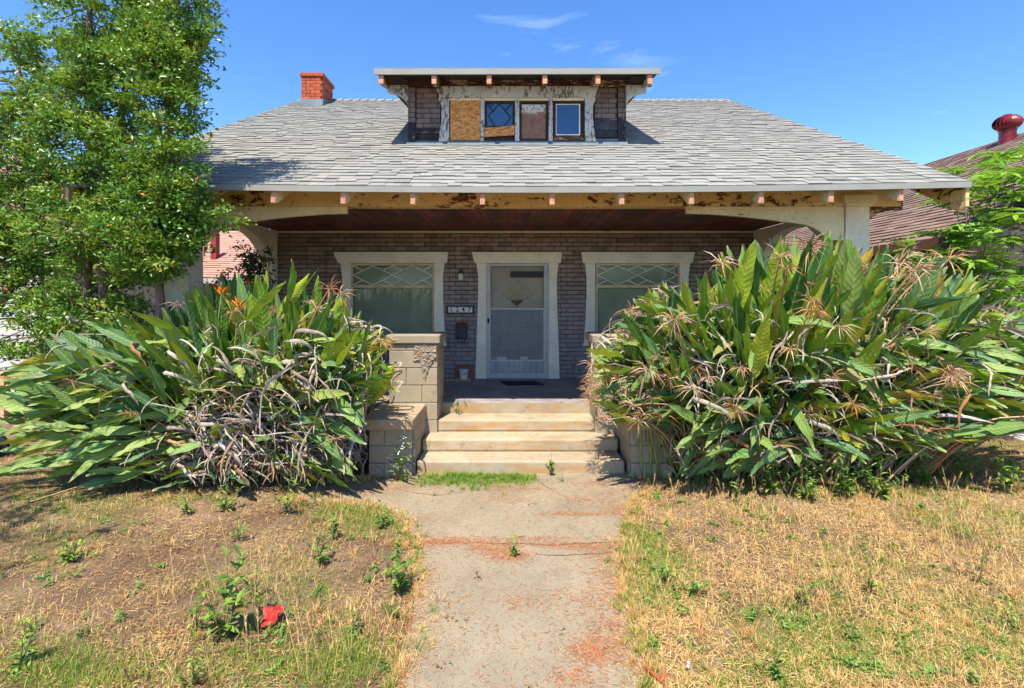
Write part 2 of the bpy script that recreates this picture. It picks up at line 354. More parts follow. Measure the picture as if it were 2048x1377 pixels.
def leafy(name, stops, transl=0.3, rough=0.45, spec=0.4, tcol=(0.16, 0.28, 0.02)):
    t = NT(name)
    col = t.ramp(t.attr('tint'), stops)
    return t.finish(col, rough, None, spec, 0, transl, t.mix(0.5, col, tcol))
M['tree_leaf'] = leafy('glossy_tree_leaf', [(0.0, (0.03, 0.09, 0.012)), (0.3, (0.09, 0.21, 0.02)), (0.62, (0.20, 0.35, 0.035)), (0.93, (0.33, 0.38, 0.05)), (1.0, (0.5, 0.16, 0.03))], 0.35, 0.38, 0.5)
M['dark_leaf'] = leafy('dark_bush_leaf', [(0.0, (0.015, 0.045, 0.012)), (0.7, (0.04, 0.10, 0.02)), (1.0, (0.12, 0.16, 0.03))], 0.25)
M['far_leaf'] = leafy('far_tree_leaf', [(0.0, (0.05, 0.12, 0.02)), (0.7, (0.12, 0.24, 0.03)), (1.0, (0.25, 0.35, 0.06))], 0.3)
M['straw'] = leafy('dry_straw', [(0.0, (0.12, 0.055, 0.025)), (0.25, (0.30, 0.17, 0.085)), (0.6, (0.60, 0.38, 0.14)), (0.85, (0.80, 0.60, 0.26)), (1.0, (0.62, 0.25, 0.08))], 0.2, 0.6, 0.3, (0.6, 0.4, 0.1))
M['grass'] = leafy('green_grass_blade', [(0.0, (0.08, 0.17, 0.02)), (0.5, (0.18, 0.31, 0.03)), (0.85, (0.38, 0.42, 0.06)), (1.0, (0.50, 0.42, 0.14))], 0.3, 0.5)
M['needle'] = leafy('orange_needle', [(0.0, (0.24, 0.09, 0.04)), (0.5, (0.46, 0.15, 0.05)), (1.0, (0.58, 0.32, 0.15))], 0.1, 0.7)
M['weed'] = leafy('weed_leaf', [(0.0, (0.07, 0.15, 0.03)), (0.5, (0.15, 0.27, 0.04)), (1.0, (0.28, 0.40, 0.06))], 0.3, 0.5)
M['weed_stem'] = plain('weed_stem', (0.12, 0.17, 0.05), 0.2, 20)
M['dry_stem'] = plain('dry_stem', (0.16, 0.09, 0.05), 0.3, 20)
M['bark'] = plain('brown_bark', (0.20, 0.13, 0.095), 0.35, 14, bump=0.6, stretch=(3, 3, 0.6))
M['blossom'] = plain('white_blossom', (0.75, 0.73, 0.68), 0.1, 10)
def strel():
    t = NT('bird_of_paradise_leaf'); oi = t.n('ShaderNodeObjectInfo')
    r = t.math('FRACT', t.math('ADD', oi.outputs['Random'], t.attr('tint')))
    col = t.ramp(r, [(0.0, (0.03, 0.12, 0.045)), (0.2, (0.06, 0.20, 0.035)), (0.38, (0.15, 0.32, 0.02)), (0.64, (0.29, 0.44, 0.025)), (0.92, (0.46, 0.50, 0.03)), (1.0, (0.50, 0.30, 0.03))])
    uu, vv = t.attr('uu'), t.attr('vv'); au = t.math('ABSOLUTE', uu)
    vein = t.math('SINE', t.math('MULTIPLY', t.math('SUBTRACT', vv, t.math('MULTIPLY', au, 0.10)), 95))
    col = t.mix(t.ramp(vein, [(0.2, 0.12), (0.9, 0.0)]), col, (0.02, 0.06, 0.01))
    col = t.mix(t.ramp(t.noise(9, 5), [(0.45, 0.0), (0.7, 0.35)]), col, (0.22, 0.30, 0.05))
    bf = t.geo.outputs['Backfacing']; col = t.mix(t.math('MULTIPLY', bf, 0.5), col, (0.14, 0.24, 0.13))
    rib = t.ramp(au, [(0.05, 0.8), (0.10, 0.0)]); col = t.mix(rib, col, (0.36, 0.42, 0.10))
    # withered tips and nibbled edges
    e = t.math('ADD', t.math('MAXIMUM', t.math('MULTIPLY', vv, 0.97), t.math('MULTIPLY', au, 0.935)), t.math('MULTIPLY', t.math('SUBTRACT', t.noise(16, 5), 0.5), 0.22))
    col = t.mix(t.ramp(e, [(0.93, 0.0), (0.96, 1.0)]), col, (0.46, 0.36, 0.24))
    nb = t.bump(t.math('ADD', vein, t.math('MULTIPLY', t.noise(30), 1.5)), 0.22, 0.005)
    return t.finish(col, 0.5, nb, 0.3, 0, 0.25, t.mix(0.5, col, (0.2, 0.34, 0.02)))
M['strel'] = strel()
M['petiole'] = plain('leaf_stalk', (0.22, 0.25, 0.07), 0.35, 12, rough=0.5)
def dried():
    t = NT('dried_leaf'); oi = t.n('ShaderNodeObjectInfo'); r = t.math('FRACT', t.math('ADD', oi.outputs['Random'], t.attr('tint')))
    col = t.ramp(r, [(0.0, (0.20, 0.14, 0.10)), (0.25, (0.40, 0.34, 0.28)), (0.6, (0.56, 0.52, 0.46)), (0.85, (0.52, 0.38, 0.22)), (1.0, (0.36, 0.13, 0.04))])
    col = t.mix(t.ramp(t.noise(30, 5, stretch=(1, 1, 1)), [(0.4, 0.5), (0.62, 0.0)]), col, (0.16, 0.10, 0.07))
    return t.finish(col, 0.75, t.bump(t.noise(60), 0.4, 0.004), 0.25, 0, 0.15)
M['dried'] = dried()
def drflow():
    t = NT('spent_flower'); oi = t.n('ShaderNodeObjectInfo'); r = t.math('FRACT', t.math('ADD', oi.outputs['Random'], t.attr('tint')))
    col = t.ramp(r, [(0.0, (0.25, 0.12, 0.06)), (0.4, (0.50, 0.29, 0.15)), (0.7, (0.60, 0.47, 0.32)), (1.0, (0.50, 0.15, 0.03))])
    return t.finish(col, 0.7, None, 0.25, 0, 0.15)
M['spent'] = drflow()
M['orange_petal'] = plain('orange_petal', (0.80, 0.16, 0.01), 0.15, 20, rough=0.5, bump=0.0)
M['bract'] = plain('bract', (0.25, 0.22, 0.20), 0.3, 20, rough=0.5)
M['ground_leaf'] = leafy('ground_weed_leaf', [(0.0, (0.08, 0.16, 0.03)), (0.5, (0.15, 0.25, 0.04)), (1.0, (0.22, 0.30, 0.05))], 0.25, 0.5)
M['pinnate'] = leafy('bright_compound_leaf', [(0.0, (0.08, 0.22, 0.02)), (0.5, (0.18, 0.37, 0.03)), (1.0, (0.36, 0.50, 0.06))], 0.4, 0.42, 0.45, (0.3, 0.5, 0.03))
def soil():
    t = NT('dry_lawn_soil')
    a = t.ramp(t.noise(2.0, 8, 0.7), [(0.3, (0.10, 0.062, 0.04)), (0.5, (0.19, 0.125, 0.08)), (0.7, (0.30, 0.21, 0.13))])
    a = t.mix(t.ramp(t.noise(0.9, 6, 0.65, off=(3, 9, 0)), [(0.48, 0.0), (0.62, 0.6)]), a, (0.40, 0.29, 0.19))
    a = t.mix(t.ramp(t.noise(45, 7, 0.8), [(0.4, 0.7), (0.6, 0.0)]), a, (0.09, 0.05, 0.03))
    a = t.mix(t.ramp(t.noise(90, 5, 0.8, off=(2, 2, 2)), [(0.58, 0.0), (0.66, 0.7)]), a, (0.55, 0.38, 0.18))
    a = t.mix(t.ramp(t.noise(0.8, 5, off=(8, 1, 0)), [(0.52, 0.0), (0.68, 0.4)]), a, (0.14, 0.18, 0.04))
    return t.finish(a, 0.95, t.bump(t.noise(60, 8, 0.8), 0.9, 0.015), 0.1)
M['soil'] = soil()
# ------------------------------------------------------------------ the ground
def axis(lo, hi, a, b, fine, coarse):
    v = list(np.arange(a, b, fine)); x = a; st = fine
    while x > lo: st *= coarse; x -= st; v.append(max(x, lo))
    x = v[0]; x = b; st = fine
    while x < hi: v.append(min(x, hi)); st *= coarse; x += st
    v.append(hi); return sorted(set(round(q, 4) for q in v))
PATH = [(-0.62, 1.0), (-0.60, 2.6), (-0.66, 3.4), (-0.80, 4.1), (-0.98, 4.5), (-1.30, 4.85), (-2.3, 5.05), (-2.3, 5.35), (-1.75, 5.50), (-1.2, 5.62),
        (-1.2, 5.90), (1.40, 5.90), (1.42, 5.62), (1.50, 5.3), (1.22, 4.95), (1.05, 4.5), (0.88, 4.0), (0.78, 3.4), (0.72, 2.6), (0.74, 1.0)]
def in_poly(x, y, P=PATH):
    c = False; n = len(P)
    for i in range(n):
        (x1, y1), (x2, y2) = P[i], P[i - 1]
        if (y1 > y) != (y2 > y) and x < (x2 - x1) * (y - y1) / (y2 - y1) + x1: c = not c
    return c
def gh(x, y):
    h = 0.02 * noise.noise(Vector((x * 1.3, y * 1.3, 0))) + 0.012 * noise.noise(Vector((x * 5, y * 5, 3)))
    if -7 < x < 7 and 5.6 < y: h = min(h, 0) - 0.02 if abs(x - 0.1) < 1.9 else h
    if in_poly(x, y) or in_poly(x + 0.06, y) or in_poly(x - 0.06, y) or in_poly(x, y + 0.08): h = -0.03
    return h
xs = axis(-600, 600, -7, 7.5, 0.08, 1.35); ys = axis(-300, 900, 1.2, 6.4, 0.08, 1.35)
mb = MB(); nx = len(xs)
vs = [(x, y, gh(x, y)) for y in ys for x in xs]
fs = [(j * nx + i, j * nx + i + 1, (j + 1) * nx + i + 1, (j + 1) * nx + i) for j in range(len(ys) - 1) for i in range(nx - 1)]
mb.add(vs, fs); tag(mb.build('ground', M['soil'], smooth=True), 'bare brown soil under the dried-out front lawn', None, None, 'structure')
# worn concrete path with an uneven outline and a crack
edge = []
for i in range(len(PATH)):
    a, b = Vector(PATH[i]), Vector(PATH[(i + 1) % len(PATH)]); k = max(1, int((b - a).length / 0.1))
    for j in range(k):
        p = a.lerp(b, j / k); w = 0.05 * noise.noise(Vector((p.x * 3, p.y * 3, 7))) + 0.03 * noise.noise(Vector((p.x * 11, p.y * 11, 2)))
        edge.append((p.x + w, p.y + (w if p.y < 5.7 else 0)))
mb = MB(); mb.prism(edge[::-1], 'z', -0.05, 0.008)
path_o = tag(mb.build('path', M['path']), 'worn grey concrete path leading to the porch steps', None, None, 'structure')
def crack(lab, pts, w):
    P = []
    for a, b in zip(pts, pts[1:]):
        for i in range(8): q = Vector(a).lerp(Vector(b), i / 8); P.append((q.x + rng.uniform(-1, 1) * 0.012, q.y + rng.uniform(-1, 1) * 0.012))
    P.append(pts[-1]); V = []
    for i, p in enumerate(P):
        d = Vector(P[min(i + 1, len(P) - 1)]) - Vector(P[max(i - 1, 0)]); d.normalize(); k = w * rng.uniform(0.4, 1.2) / 2; V += [(p[0] - d.y * k, p[1] + d.x * k, 0.0105), (p[0] + d.y * k, p[1] - d.x * k, 0.0105)]
    mb = MB(); mb.add(V, [(2 * i + 1, 2 * i + 3, 2 * i + 2, 2 * i) for i in range(len(P) - 1)]); o = mb.build('crack', M['soil'], path_o)
crack('', [(-0.84, 4.12), (-0.3, 4.13), (0.3, 4.10), (0.95, 4.14)], 0.022)
crack('', [(0.18, 3.95), (0.45, 3.93), (0.80, 3.97)], 0.014)
crack('', [(0.25, 5.62), (0.42, 5.25), (0.58, 5.02)], 0.008)
crack('', [(-1.25, 5.3), (-0.8, 5.1), (-0.5, 5.2)], 0.007)
mb = MB(); mb.box(5.6, 9.4, 7.55, 8.6, -0.05, 0.02); mb.box(7.2, 9.4, 1, 7.55, -0.05, 0.02)
tag(mb.build('driveway', M['drive']), 'pale concrete drive beside the right flower clump', None, None, 'structure')

# ------------------------------------------------------------------ the bungalow
HX = 0.06
house = thing('bungalow_house', (HX, 12.1, 0), 'weathered brown brick bungalow with a deep front porch, grey shingle roof and a central dormer', 'house')
W, FB, EV = 8.85, 6.40, 5.75            # wall, front beam and eave distances
SL = 0.55
def zroof(D): return 3.30 + SL * (D - EV)
def sag(x): return 0.0024 * (x - 0.2) ** 2
RX0, RX1, DR = -5.14, 5.26, 12.1

# openings in the front wall: (x0, x1, z0, z1)
LW = (PX(701, W), PX(868, W), PZ(692, W), PZ(527, W))
RW = (PX(1192, W), PX(1360, W), PZ(692, W), PZ(527, W))
DO = (PX(973, W), PX(1097, W), 0.6, PZ(527, W))
OPEN = [LW, RW, DO]
WX0, WX1 = -4.17, 4.29
mb = MB()                                # mortar backing, pieces around the openings
xsx = sorted([WX0, WX1] + [v for o in OPEN for v in o[:2]])
for a, b in zip(xsx, xsx[1:]):
    o = next((o for o in OPEN if abs(o[0] - a) < 1e-6), None)
    if o is None: mb.box(a, b, W + 0.012, W + 0.2, 0.6, 3.22)
    else:
        mb.box(a, b, W + 0.012, W + 0.2, o[3], 3.22)
        if o[2] > 0.7: mb.box(a, b, W + 0.012, W + 0.2, 0.6, o[2])
wall = mb.build('wall', M['mortar_low'], house)
bw, bh = 0.219, 0.0775
cells = []
row = 0; z = 0.61
while z < 3.16:
    x = WX0 - (bw / 2 if row % 2 else 0) ; hgt = min(bh - 0.012, 3.17 - z)
    while x < WX1:
        segs = [(max(x, WX0), min(x + bw - 0.012, WX1))]
        for o in OPEN:
            if z + hgt > o[2] - 0.03 and z < o[3] + 0.03:
                ns = []
                for a, b in segs:
                    if b <= o[0] - 0.05 or a >= o[1] + 0.05: ns.append((a, b)); continue
                    if a < o[0] - 0.05: ns.append((a, o[0] - 0.05))
                    if b > o[1] + 0.05: ns.append((o[1] + 0.05, b))
                segs = ns
        for a, b in segs:
            if b - a > 0.03: cells.append((a, b, z, z + hgt))
        x += bw
    z += bh; row += 1
def vis(c):
    x = (c[0] + c[1]) / 2; zc = (c[2] + c[3]) / 2; px = CX + x * F / W
    for (a, b) in ((668, 897), (944, 1124), (1160, 1390)):
        if a < px < b and PZ(700, W) < zc < PZ(505, W): return 99
    if 944 < px < 1124 and zc < PZ(505, W): return 99
    hide = 0 if zc > 2.65 else (0 if 890 < px < 950 or 1120 < px < 1170 else 5)
    return hide + abs(px - 1030) / 1000
cells.sort(key=vis)
BR = {}
def brick_mesh(L, H, k, mat, T=0.02):
    key = (round(L, 2), round(H, 3), k, mat)
    if key not in BR:
        L2, H2 = round(L, 2) / 2, H / 2; c = 0.004; q = MB(); r = random.Random(k * 7 + int(L * 100)); j = lambda: r.uniform(-0.0025, 0.0025)
        bk = [(-L2, T, -H2), (L2, T, -H2), (L2, T, H2), (-L2, T, H2)]
        fr = [(-L2 + c + j(), j(), -H2 + c), (L2 - c + j(), j(), -H2 + c + j()), (L2 - c, j(), H2 - c + j()), (-L2 + c + j(), j(), H2 - c)]
        md = [(-L2, c, -H2), (L2, c, -H2), (L2, c, H2), (-L2, c, H2)]
        q.add(bk + md + fr, [(0, 1, 5, 4), (1, 2, 6, 5), (2, 3, 7, 6), (3, 0, 4, 7), (4, 5, 9, 8), (5, 6, 10, 9), (6, 7, 11, 10), (7, 4, 8, 11), (8, 9, 10, 11)], 0, [0.1, 0.25, 0.4, 0.55, 0.9, 0.0][k % 6])
        BR[key] = (q.mesh('brick', M[mat]), q)
    return BR[key]
rest = MB()
for i, (a, b, z0, z1) in enumerate(cells):
    k = rng.randrange(6); me, q = brick_mesh(b - a, z1 - z0, k, 'brick')
    T = Matrix.Translation(((a + b) / 2, W - 0.004 + rng.uniform(-0.002, 0.003), (z0 + z1) / 2))
    if i < 299: inst('brick', me, T, wall)
    else: rest.merge(q, T)
tag(rest.build('brick', M['brick'], wall), kind='stuff')
mb = MB(); mb.box(WX0, WX1, W - 0.03, W + 0.01, 3.168, 3.20); mb.build('ceiling_moulding', M['cream_clean'], house)
# side, rear and gable walls
for sx, nm in ((WX0, -1), (WX1, 1)):
    mb = MB(); x0, x1 = (sx - 0.2, sx) if nm < 0 else (sx, sx + 0.2)
    mb.prism([(W + 0.21, 0), (18.0, 0), (18.0, 3.5), (12.1, zroof(12.1) - 0.12), (W + 0.21, zroof(W + 0.21) - 0.12)], 'x', x0, x1)
    mb.build('side_wall', M['side_wall'], house)
    mb = MB(); mb.prism([(FB + 0.16, 3.33), (W + 0.2, 3.33), (W + 0.2, zroof(W + 0.2) - 0.12), (FB + 0.16, zroof(FB + 0.16) - 0.12)], 'x', x0 + 0.02, x1 - 0.02)
    mb.build('gable_board', M['cream_beam'], house)
mb = MB(); mb.box(WX0, WX1, 17.8, 18.0, 0, 3.5); mb.build('rear_wall', M['side_wall'], house)

# ---- roof with its shingles
mb = MB()
N = 12
for side in (0, 1):
    for i in range(N):
        xa, xb = RX0 + (RX1 - RX0) * i / N, RX0 + (RX1 - RX0) * (i + 1) / N
        if side == 0: P = lambda x, D, dz: (x, D, zroof(D) + dz + sag(x) * (12.1 - D) / 6.35)
        else: P = lambda x, D, dz: (x, 24.2 - D, zroof(D) + dz)
        vsx = [P(xa, EV, -0.012), P(xb, EV, -0.012), P(xb, DR, -0.012), P(xa, DR, -0.012), P(xa, EV, -0.05), P(xb, EV, -0.05), P(xb, DR, -0.05), P(xa, DR, -0.05)]
        f = [(0, 1, 2, 3), (7, 6, 5, 4), (0, 4, 5, 1), (3, 7, 4, 0), (1, 5, 6, 2)]
        mb.add(vsx, f[:1], 0); mb.add(vsx, f[1:], 1)
roof = mb.build('roof', [M['shingle_edge'], M['soffit']], house)
slen = (DR - EV) * math.sqrt(1 + SL * SL); ex = 0.142; nc = int(slen / ex)
ca, sa = 1 / math.sqrt(1 + SL * SL), SL / math.sqrt(1 + SL * SL)
def sh_mesh(L, k):
    key = ('s', round(L, 2), k)
    if key not in BR:
        L2 = round(L, 2) / 2; q = MB(); t = [0.0, 0.3, 0.5, 0.7, 0.85, 1.0][k]; th = 0.013
        q.add([(-L2, 0, -0.006), (L2, 0, -0.006), (L2, 0, th), (-L2, 0, th), (-L2, 0.16, -0.004), (L2, 0.16, -0.004), (L2, 0.16, 0.0), (-L2, 0.16, 0.0)],
              [(0, 1, 2, 3), (3, 2, 6, 7), (0, 3, 7, 4), (1, 5, 6, 2)], 0, t)
        BR[key] = (q.mesh('shingle', M['shingle']), q)
    return BR[key]
Rslope = Matrix.Rotation(math.atan(SL), 4, 'X')
D1X = (PX(818, 7.73), PX(1250, 7.73)); DMB = 7.73
cnt = 0; rest = MB()
for c in range(nc + 1):
    s0 = c * ex; D = EV + s0 * ca
    if D > DR - 0.05: break
    x = RX0 - rng.uniform(0, 0.25)
    while x < RX1:
        L = rng.choice([0.10, 0.13, 0.16, 0.19, 0.22, 0.27]); a, b = max(x, RX0 - 0.01), min(x + L, RX1 + 0.01); x += L
        if b - a < 0.04: continue
        xm = (a + b) / 2
        if D > DMB - 0.05 and D1X[0] + 0.02 < a and b < D1X[1] - 0.02 and D < 10.2: continue
        k = rng.choice([0, 1, 1, 2, 3, 3, 4, 4, 5]); lift = rng.choice([0, 0, 0.004, 0.008]); drop = rng.choice([0, 0, 0, -0.012, 0.008])
        me, q = sh_mesh(b - a - 0.004, k)
        T = Matrix.Translation((xm, D + drop, zroof(D) + drop * SL + lift + sag(xm) * (12.1 - D) / 6.35)) @ Rslope @ Matrix.Rotation(rng.uniform(-0.008, 0.008), 4, 'Y')
        px = CX + xm * F / D
        if cnt < 299 and px > 380: inst('shingle', me, T, roof); cnt += 1
        else: rest.merge(q, T)
tag(rest.build('shingle', M['shingle'], roof), kind='stuff')
mb = MB(); x = RX0
while x < RX1:
    mb.prism([(DR - 0.16, zroof(DR - 0.16) + 0.012), (DR, zroof(DR) + 0.03), (DR + 0.16, zroof(DR - 0.16) + 0.012), (DR, zroof(DR) + 0.012)], 'x', x, min(x + 0.3, RX1), 0, rng.random() * 0.4)
    mb.prism([(DR - 0.16, zroof(DR - 0.16) + 0.022), (DR, zroof(DR) + 0.045), (DR + 0.16, zroof(DR - 0.16) + 0.022), (DR, zroof(DR) + 0.02)], 'x', x + 0.2, min(x + 0.26, RX1), 0, 0)
    x += 0.2
mb.build('ridge_cap', M['shingle'], roof)
# fascia, frieze, rafter tails, rake boards
mb = MB()
for i in range(24):
    xa, xb = RX0 + (RX1 - RX0) * i / 24, RX0 + (RX1 - RX0) * (i + 1) / 24
    v = []
    for y in (EV - 0.028, EV - 0.002):
        for x, zz in ((xa, 3.232 + sag(xa)), (xb, 3.232 + sag(xb)), (xb, 3.298 + sag(xb)), (xa, 3.298 + sag(xa))): v.append((x, y, zz))
    mb.add(v, [(0, 1, 2, 3), (7, 6, 5, 4), (4, 5, 1, 0), (3, 2, 6, 7)])
mb.build('fascia', M['fascia'], house)
mb = MB(); mb.box(RX0 + 0.25, RX1 - 0.28, FB, FB + 0.04, 3.20, 3.60); mb.build('frieze_board', M['cream'], house)
mb = MB(); mb.box(WX0 - 0.3, WX1 + 0.32, FB + 0.041, FB + 0.2, 3.20, 3.40); mb.build('porch_beam', M['cream'], house)
for k in range(-6, 7):
    x = -0.34 + 0.803 * k; dz = sag(x)
    if abs(x) > 5.3: continue
    mb = MB(); y0 = EV + 0.012; y1 = FB - 0.002
    poly = [(y0, 3.10 + dz), (y0 + 0.05, 3.10 + dz + 0.01), (y1, 3.10 + (y1 - y0) * SL), (y1, zroof(y1) - 0.055), (y0, zroof(y0) - 0.055 + dz)]
    mb.prism(poly, 'x', x - 0.028, x + 0.028, 0); o = mb.build('rafter_tail', [M['cream_beam']], house, bevel=0.003)
    mb = MB(); mb.box(x - 0.027, x + 0.027, y0 - 0.008, y0 - 0.001, 3.104 + dz, 3.232 + dz); mb.build('sawn_end', M['wood_end'], o)
for x0, x1 in ((RX0, RX0 + 0.04), (RX1 - 0.04, RX1)):
    mb = MB(); dz = sag(x0)
    mb.prism([(EV, 3.02 + dz), (EV + 0.12, 2.98 + dz), (EV + 0.45, zroof(EV + 0.45) - 0.30), (DR, zroof(DR) - 0.27), (DR, zroof(DR) - 0.052), (EV, zroof(EV) - 0.052 + dz)], 'x', x0, x1)
    mb.build('rake_board', M['cream'], house, bevel=0.004)
# arch boards under the beam, columns, outriggers
ARCH = [(2.24, 3.198), (2.24, 3.11), (2.55, 3.10), (2.92, 3.07), (3.25, 3.035), (3.43, 3.01), (3.62, 2.985), (3.75, 2.965), (3.86, 2.93), (3.94, 2.88), (4.0, 2.82), (4.03, 2.77), (4.26, 2.76), (4.26, 3.198)]
for s in (1, -1):
    P = [((p[0] if s > 0 else 2 * HX - p[0]), p[1]) for p in ARCH]
    mb = MB(); mb.prism(P if s > 0 else P[::-1], 'y', FB + 0.01, FB + 0.075); mb.build('arch_board', M['cream_beam'], house, bevel=0.004)
for s in (1, -1):
    cx = HX + s * 4.36
    mb = MB(); a, b = 0.18, 0.15; z0, z1 = 0.0, 3.19
    mb.add([(cx - a, FB - 0.01, z0), (cx + a, FB - 0.01, z0), (cx + a, FB + 0.34, z0), (cx - a, FB + 0.34, z0), (cx - b, FB - 0.01, z1), (cx + b, FB - 0.01, z1), (cx + b, FB + 0.3, z1), (cx - b, FB + 0.3, z1)],
           [(3, 2, 1, 0), (4, 5, 6, 7), (0, 1, 5, 4), (1, 2, 6, 5), (2, 3, 7, 6), (3, 0, 4, 7)])
    col = mb.build('column', M['col_paint'], house, bevel=0.006)
    mb = MB(); mb.box(cx - 0.17, cx + 0.17, FB - 0.035, FB + 0.32, 3.19, 3.235); mb.box(cx - 0.215, cx + 0.215, FB - 0.08, FB + 0.36, 3.235, 3.335)
    mb.build('capital', M['cream_beam'], col, bevel=0.006)
    mb = MB(); x0, x1 = (cx + 0.16, cx + 0.62) if s > 0 else (cx - 0.62, cx - 0.16)
    P = [(0.15, 2.98), (0.22, 3.06), (0.33, 3.13), (0.47, 3.165), (0.62, 3.17), (0.62, 3.30), (0.15, 3.30)]
    P = [(cx + s * p[0], p[1]) for p in P]; mb.prism(P if s > 0 else P[::-1], 'y', FB + 0.045, FB + 0.16); mb.build('knee_bracket', M['brown_peel'], house, bevel=0.004)
    # side arch between column and wall
    xi = WX0 if s < 0 else WX1; xa, xb = (xi - 0.02, xi + 0.16) if s > 0 else (xi - 0.16, xi + 0.02)
    y0, y1 = FB + 0.31, W - 0.002; L = 1.05
    pts = [(y0, 3.198), (y0, 2.75)]
    for i in range(9):
        q = i / 8 * math.pi / 2; pts.append((y0 + 0.05 + 0.55 * math.sin(q), 2.72 + 0.36 * (1 - math.cos(q)) ** 0.8 if False else 2.72 + 0.38 * math.sin(q)))
    for i in range(11):
        q = i / 10 * math.pi / 2; pts.append((y1 - 0.08 - L * (1 - math.sin(q)) , 3.10 - 0.95 * (1 - math.cos(q))))
    pts += [(y1 - 0.08, 0.62), (y1, 0.62), (y1, 3.198)]
    mb = MB(); mb.prism(pts, 'x', xa, xb); mb.build('side_arch', M['cream_clean'], house, bevel=0.004)
# porch ceiling boards
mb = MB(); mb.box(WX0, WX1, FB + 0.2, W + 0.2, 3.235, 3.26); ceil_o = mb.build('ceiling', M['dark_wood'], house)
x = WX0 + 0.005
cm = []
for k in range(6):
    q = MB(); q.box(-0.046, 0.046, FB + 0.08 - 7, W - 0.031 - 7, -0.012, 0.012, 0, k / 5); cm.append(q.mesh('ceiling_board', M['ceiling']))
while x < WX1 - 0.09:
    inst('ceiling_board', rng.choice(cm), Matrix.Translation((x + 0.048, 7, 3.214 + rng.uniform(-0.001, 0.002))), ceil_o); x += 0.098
mb = MB(); mb.tube([(1.62 + 0.028 * math.cos(a), 8.5, 3.17 + 0.028 * math.sin(a)) for a in [i * math.pi / 6 for i in range(13)]], 0.005, 5, cap=False); mb.build('hook', M['black'], house)
# porch floor, foundation, steps
mb = MB(); mb.box(WX0, WX1, 6.99, W + 0.2, 0.42, 0.60); mb.box(-1.1, 1.3, 6.85, 6.99, 0.2, 0.60); mb.build('porch_floor', M['porch'], house, bevel=0.012)
mb = MB(); mb.box(-1.1, 1.3, 6.838, 6.848, 0.44, 0.585); mb.build('porch_edge', M['step'], house)
for a, b in ((-4.6, -1.66), (1.86, 4.7)):
    mb = MB(); mb.box(a, b, FB + 0.02, 6.98, 0, 0.66); mb.build('foundation', M['block'], house)
for i, (y0, z1) in enumerate(((5.75, 0.15), (6.10, 0.30), (6.45, 0.45))):
    mb = MB(); mb.box(-1.1 + 0.003, 1.3 - 0.003, y0, 6.84, z1 - 0.15 - (0.05 if i == 0 else -0.001), z1)
    v = mb
    mb.build('step', M['step'], house, bevel=0.022)
for x0, x1 in ((-1.66, -1.10), (1.30, 1.86)):
    mb = MB(); mb.box(x0 + 0.05, x1 - 0.03 if x0 < 0 else x1 - 0.05, 5.66, 6.98, -0.05, 0.55); ch = mb.build('cheek_wall', M['block_joint'], house)
    if x0 > 0: pass
    mb = MB(); mb.box(x0 - 0.03, x1 + 0.0, 5.56, 6.398, 0.552, 0.672); mb.build('cap', M['step'], ch, bevel=0.018)
    for r in range(3):
        za, zb = -0.03 + r * 0.195, -0.03 + r * 0.195 + 0.188
        zb = min(zb, 0.548)
        hx = [x0 + 0.045, (x0 + x1) / 2 + (0.08 if r % 2 else -0.06), x1 - (0.025 if x0 < 0 else 0.045)]
        for a, b in zip(hx, hx[1:]):
            mb = MB(); mb.box(a, b - 0.006, 5.648 - (0.012 if r == 0 else 0), 5.70, za, zb); mb.build('block', M['rubble' if r == 0 and a < -1.5 else 'block'], ch, bevel=0.006)
        ysb = [5.702, 6.1 + (0.15 if r % 2 else 0), 6.55, 6.98]; xf = x1 - 0.029 if x0 < 0 else x0 + 0.049 - 0.02
        for a, b in zip(ysb, ysb[1:]):
            mb = MB(); mb.box(min(xf, xf + 0.018), max(xf, xf + 0.018), a, b - 0.006, za, zb); mb.build('block', M['block'], ch)
PI_X = [(-1.575, -0.955), (1.06, 1.68)]
for x0, x1 in PI_X:
    mb = MB(); mb.box(x0 + 0.012, x1 - 0.012, FB + 0.012, 6.985, 0, 1.44); pr = mb.build('porch_pier', M['block_joint'], house)
    mb = MB(); mb.box(x0 - 0.035, x1 + 0.035, FB - 0.035, 7.02, 1.442, 1.552); mb.build('cap', M['block'], pr, bevel=0.014)
    z = 0.02; r = 0
    while z < 1.40:
        zb = min(z + 0.222, 1.438)
        sp = 0.3 + (0.12 if r % 2 else -0.08)
        for a, b in ((x0, x0 + sp), (x0 + sp, x1)):
            j = rng.uniform(-0.004, 0.004)
            mb = MB(); mb.box(a + 0.003, b - 0.003, FB + j, FB + 0.06, z, zb - 0.007); mb.build('block', M['block'], pr, bevel=0.007)
        for xf in (x0, x1 - 0.014):
            for a, b in ((FB + 0.062, FB + 0.062 + sp), (FB + 0.067 + sp, 6.985)):
                mb = MB(); mb.box(xf, xf + 0.014, a, b, z, zb - 0.007); mb.build('block', M['block'], pr)
        z += 0.2225; r += 1
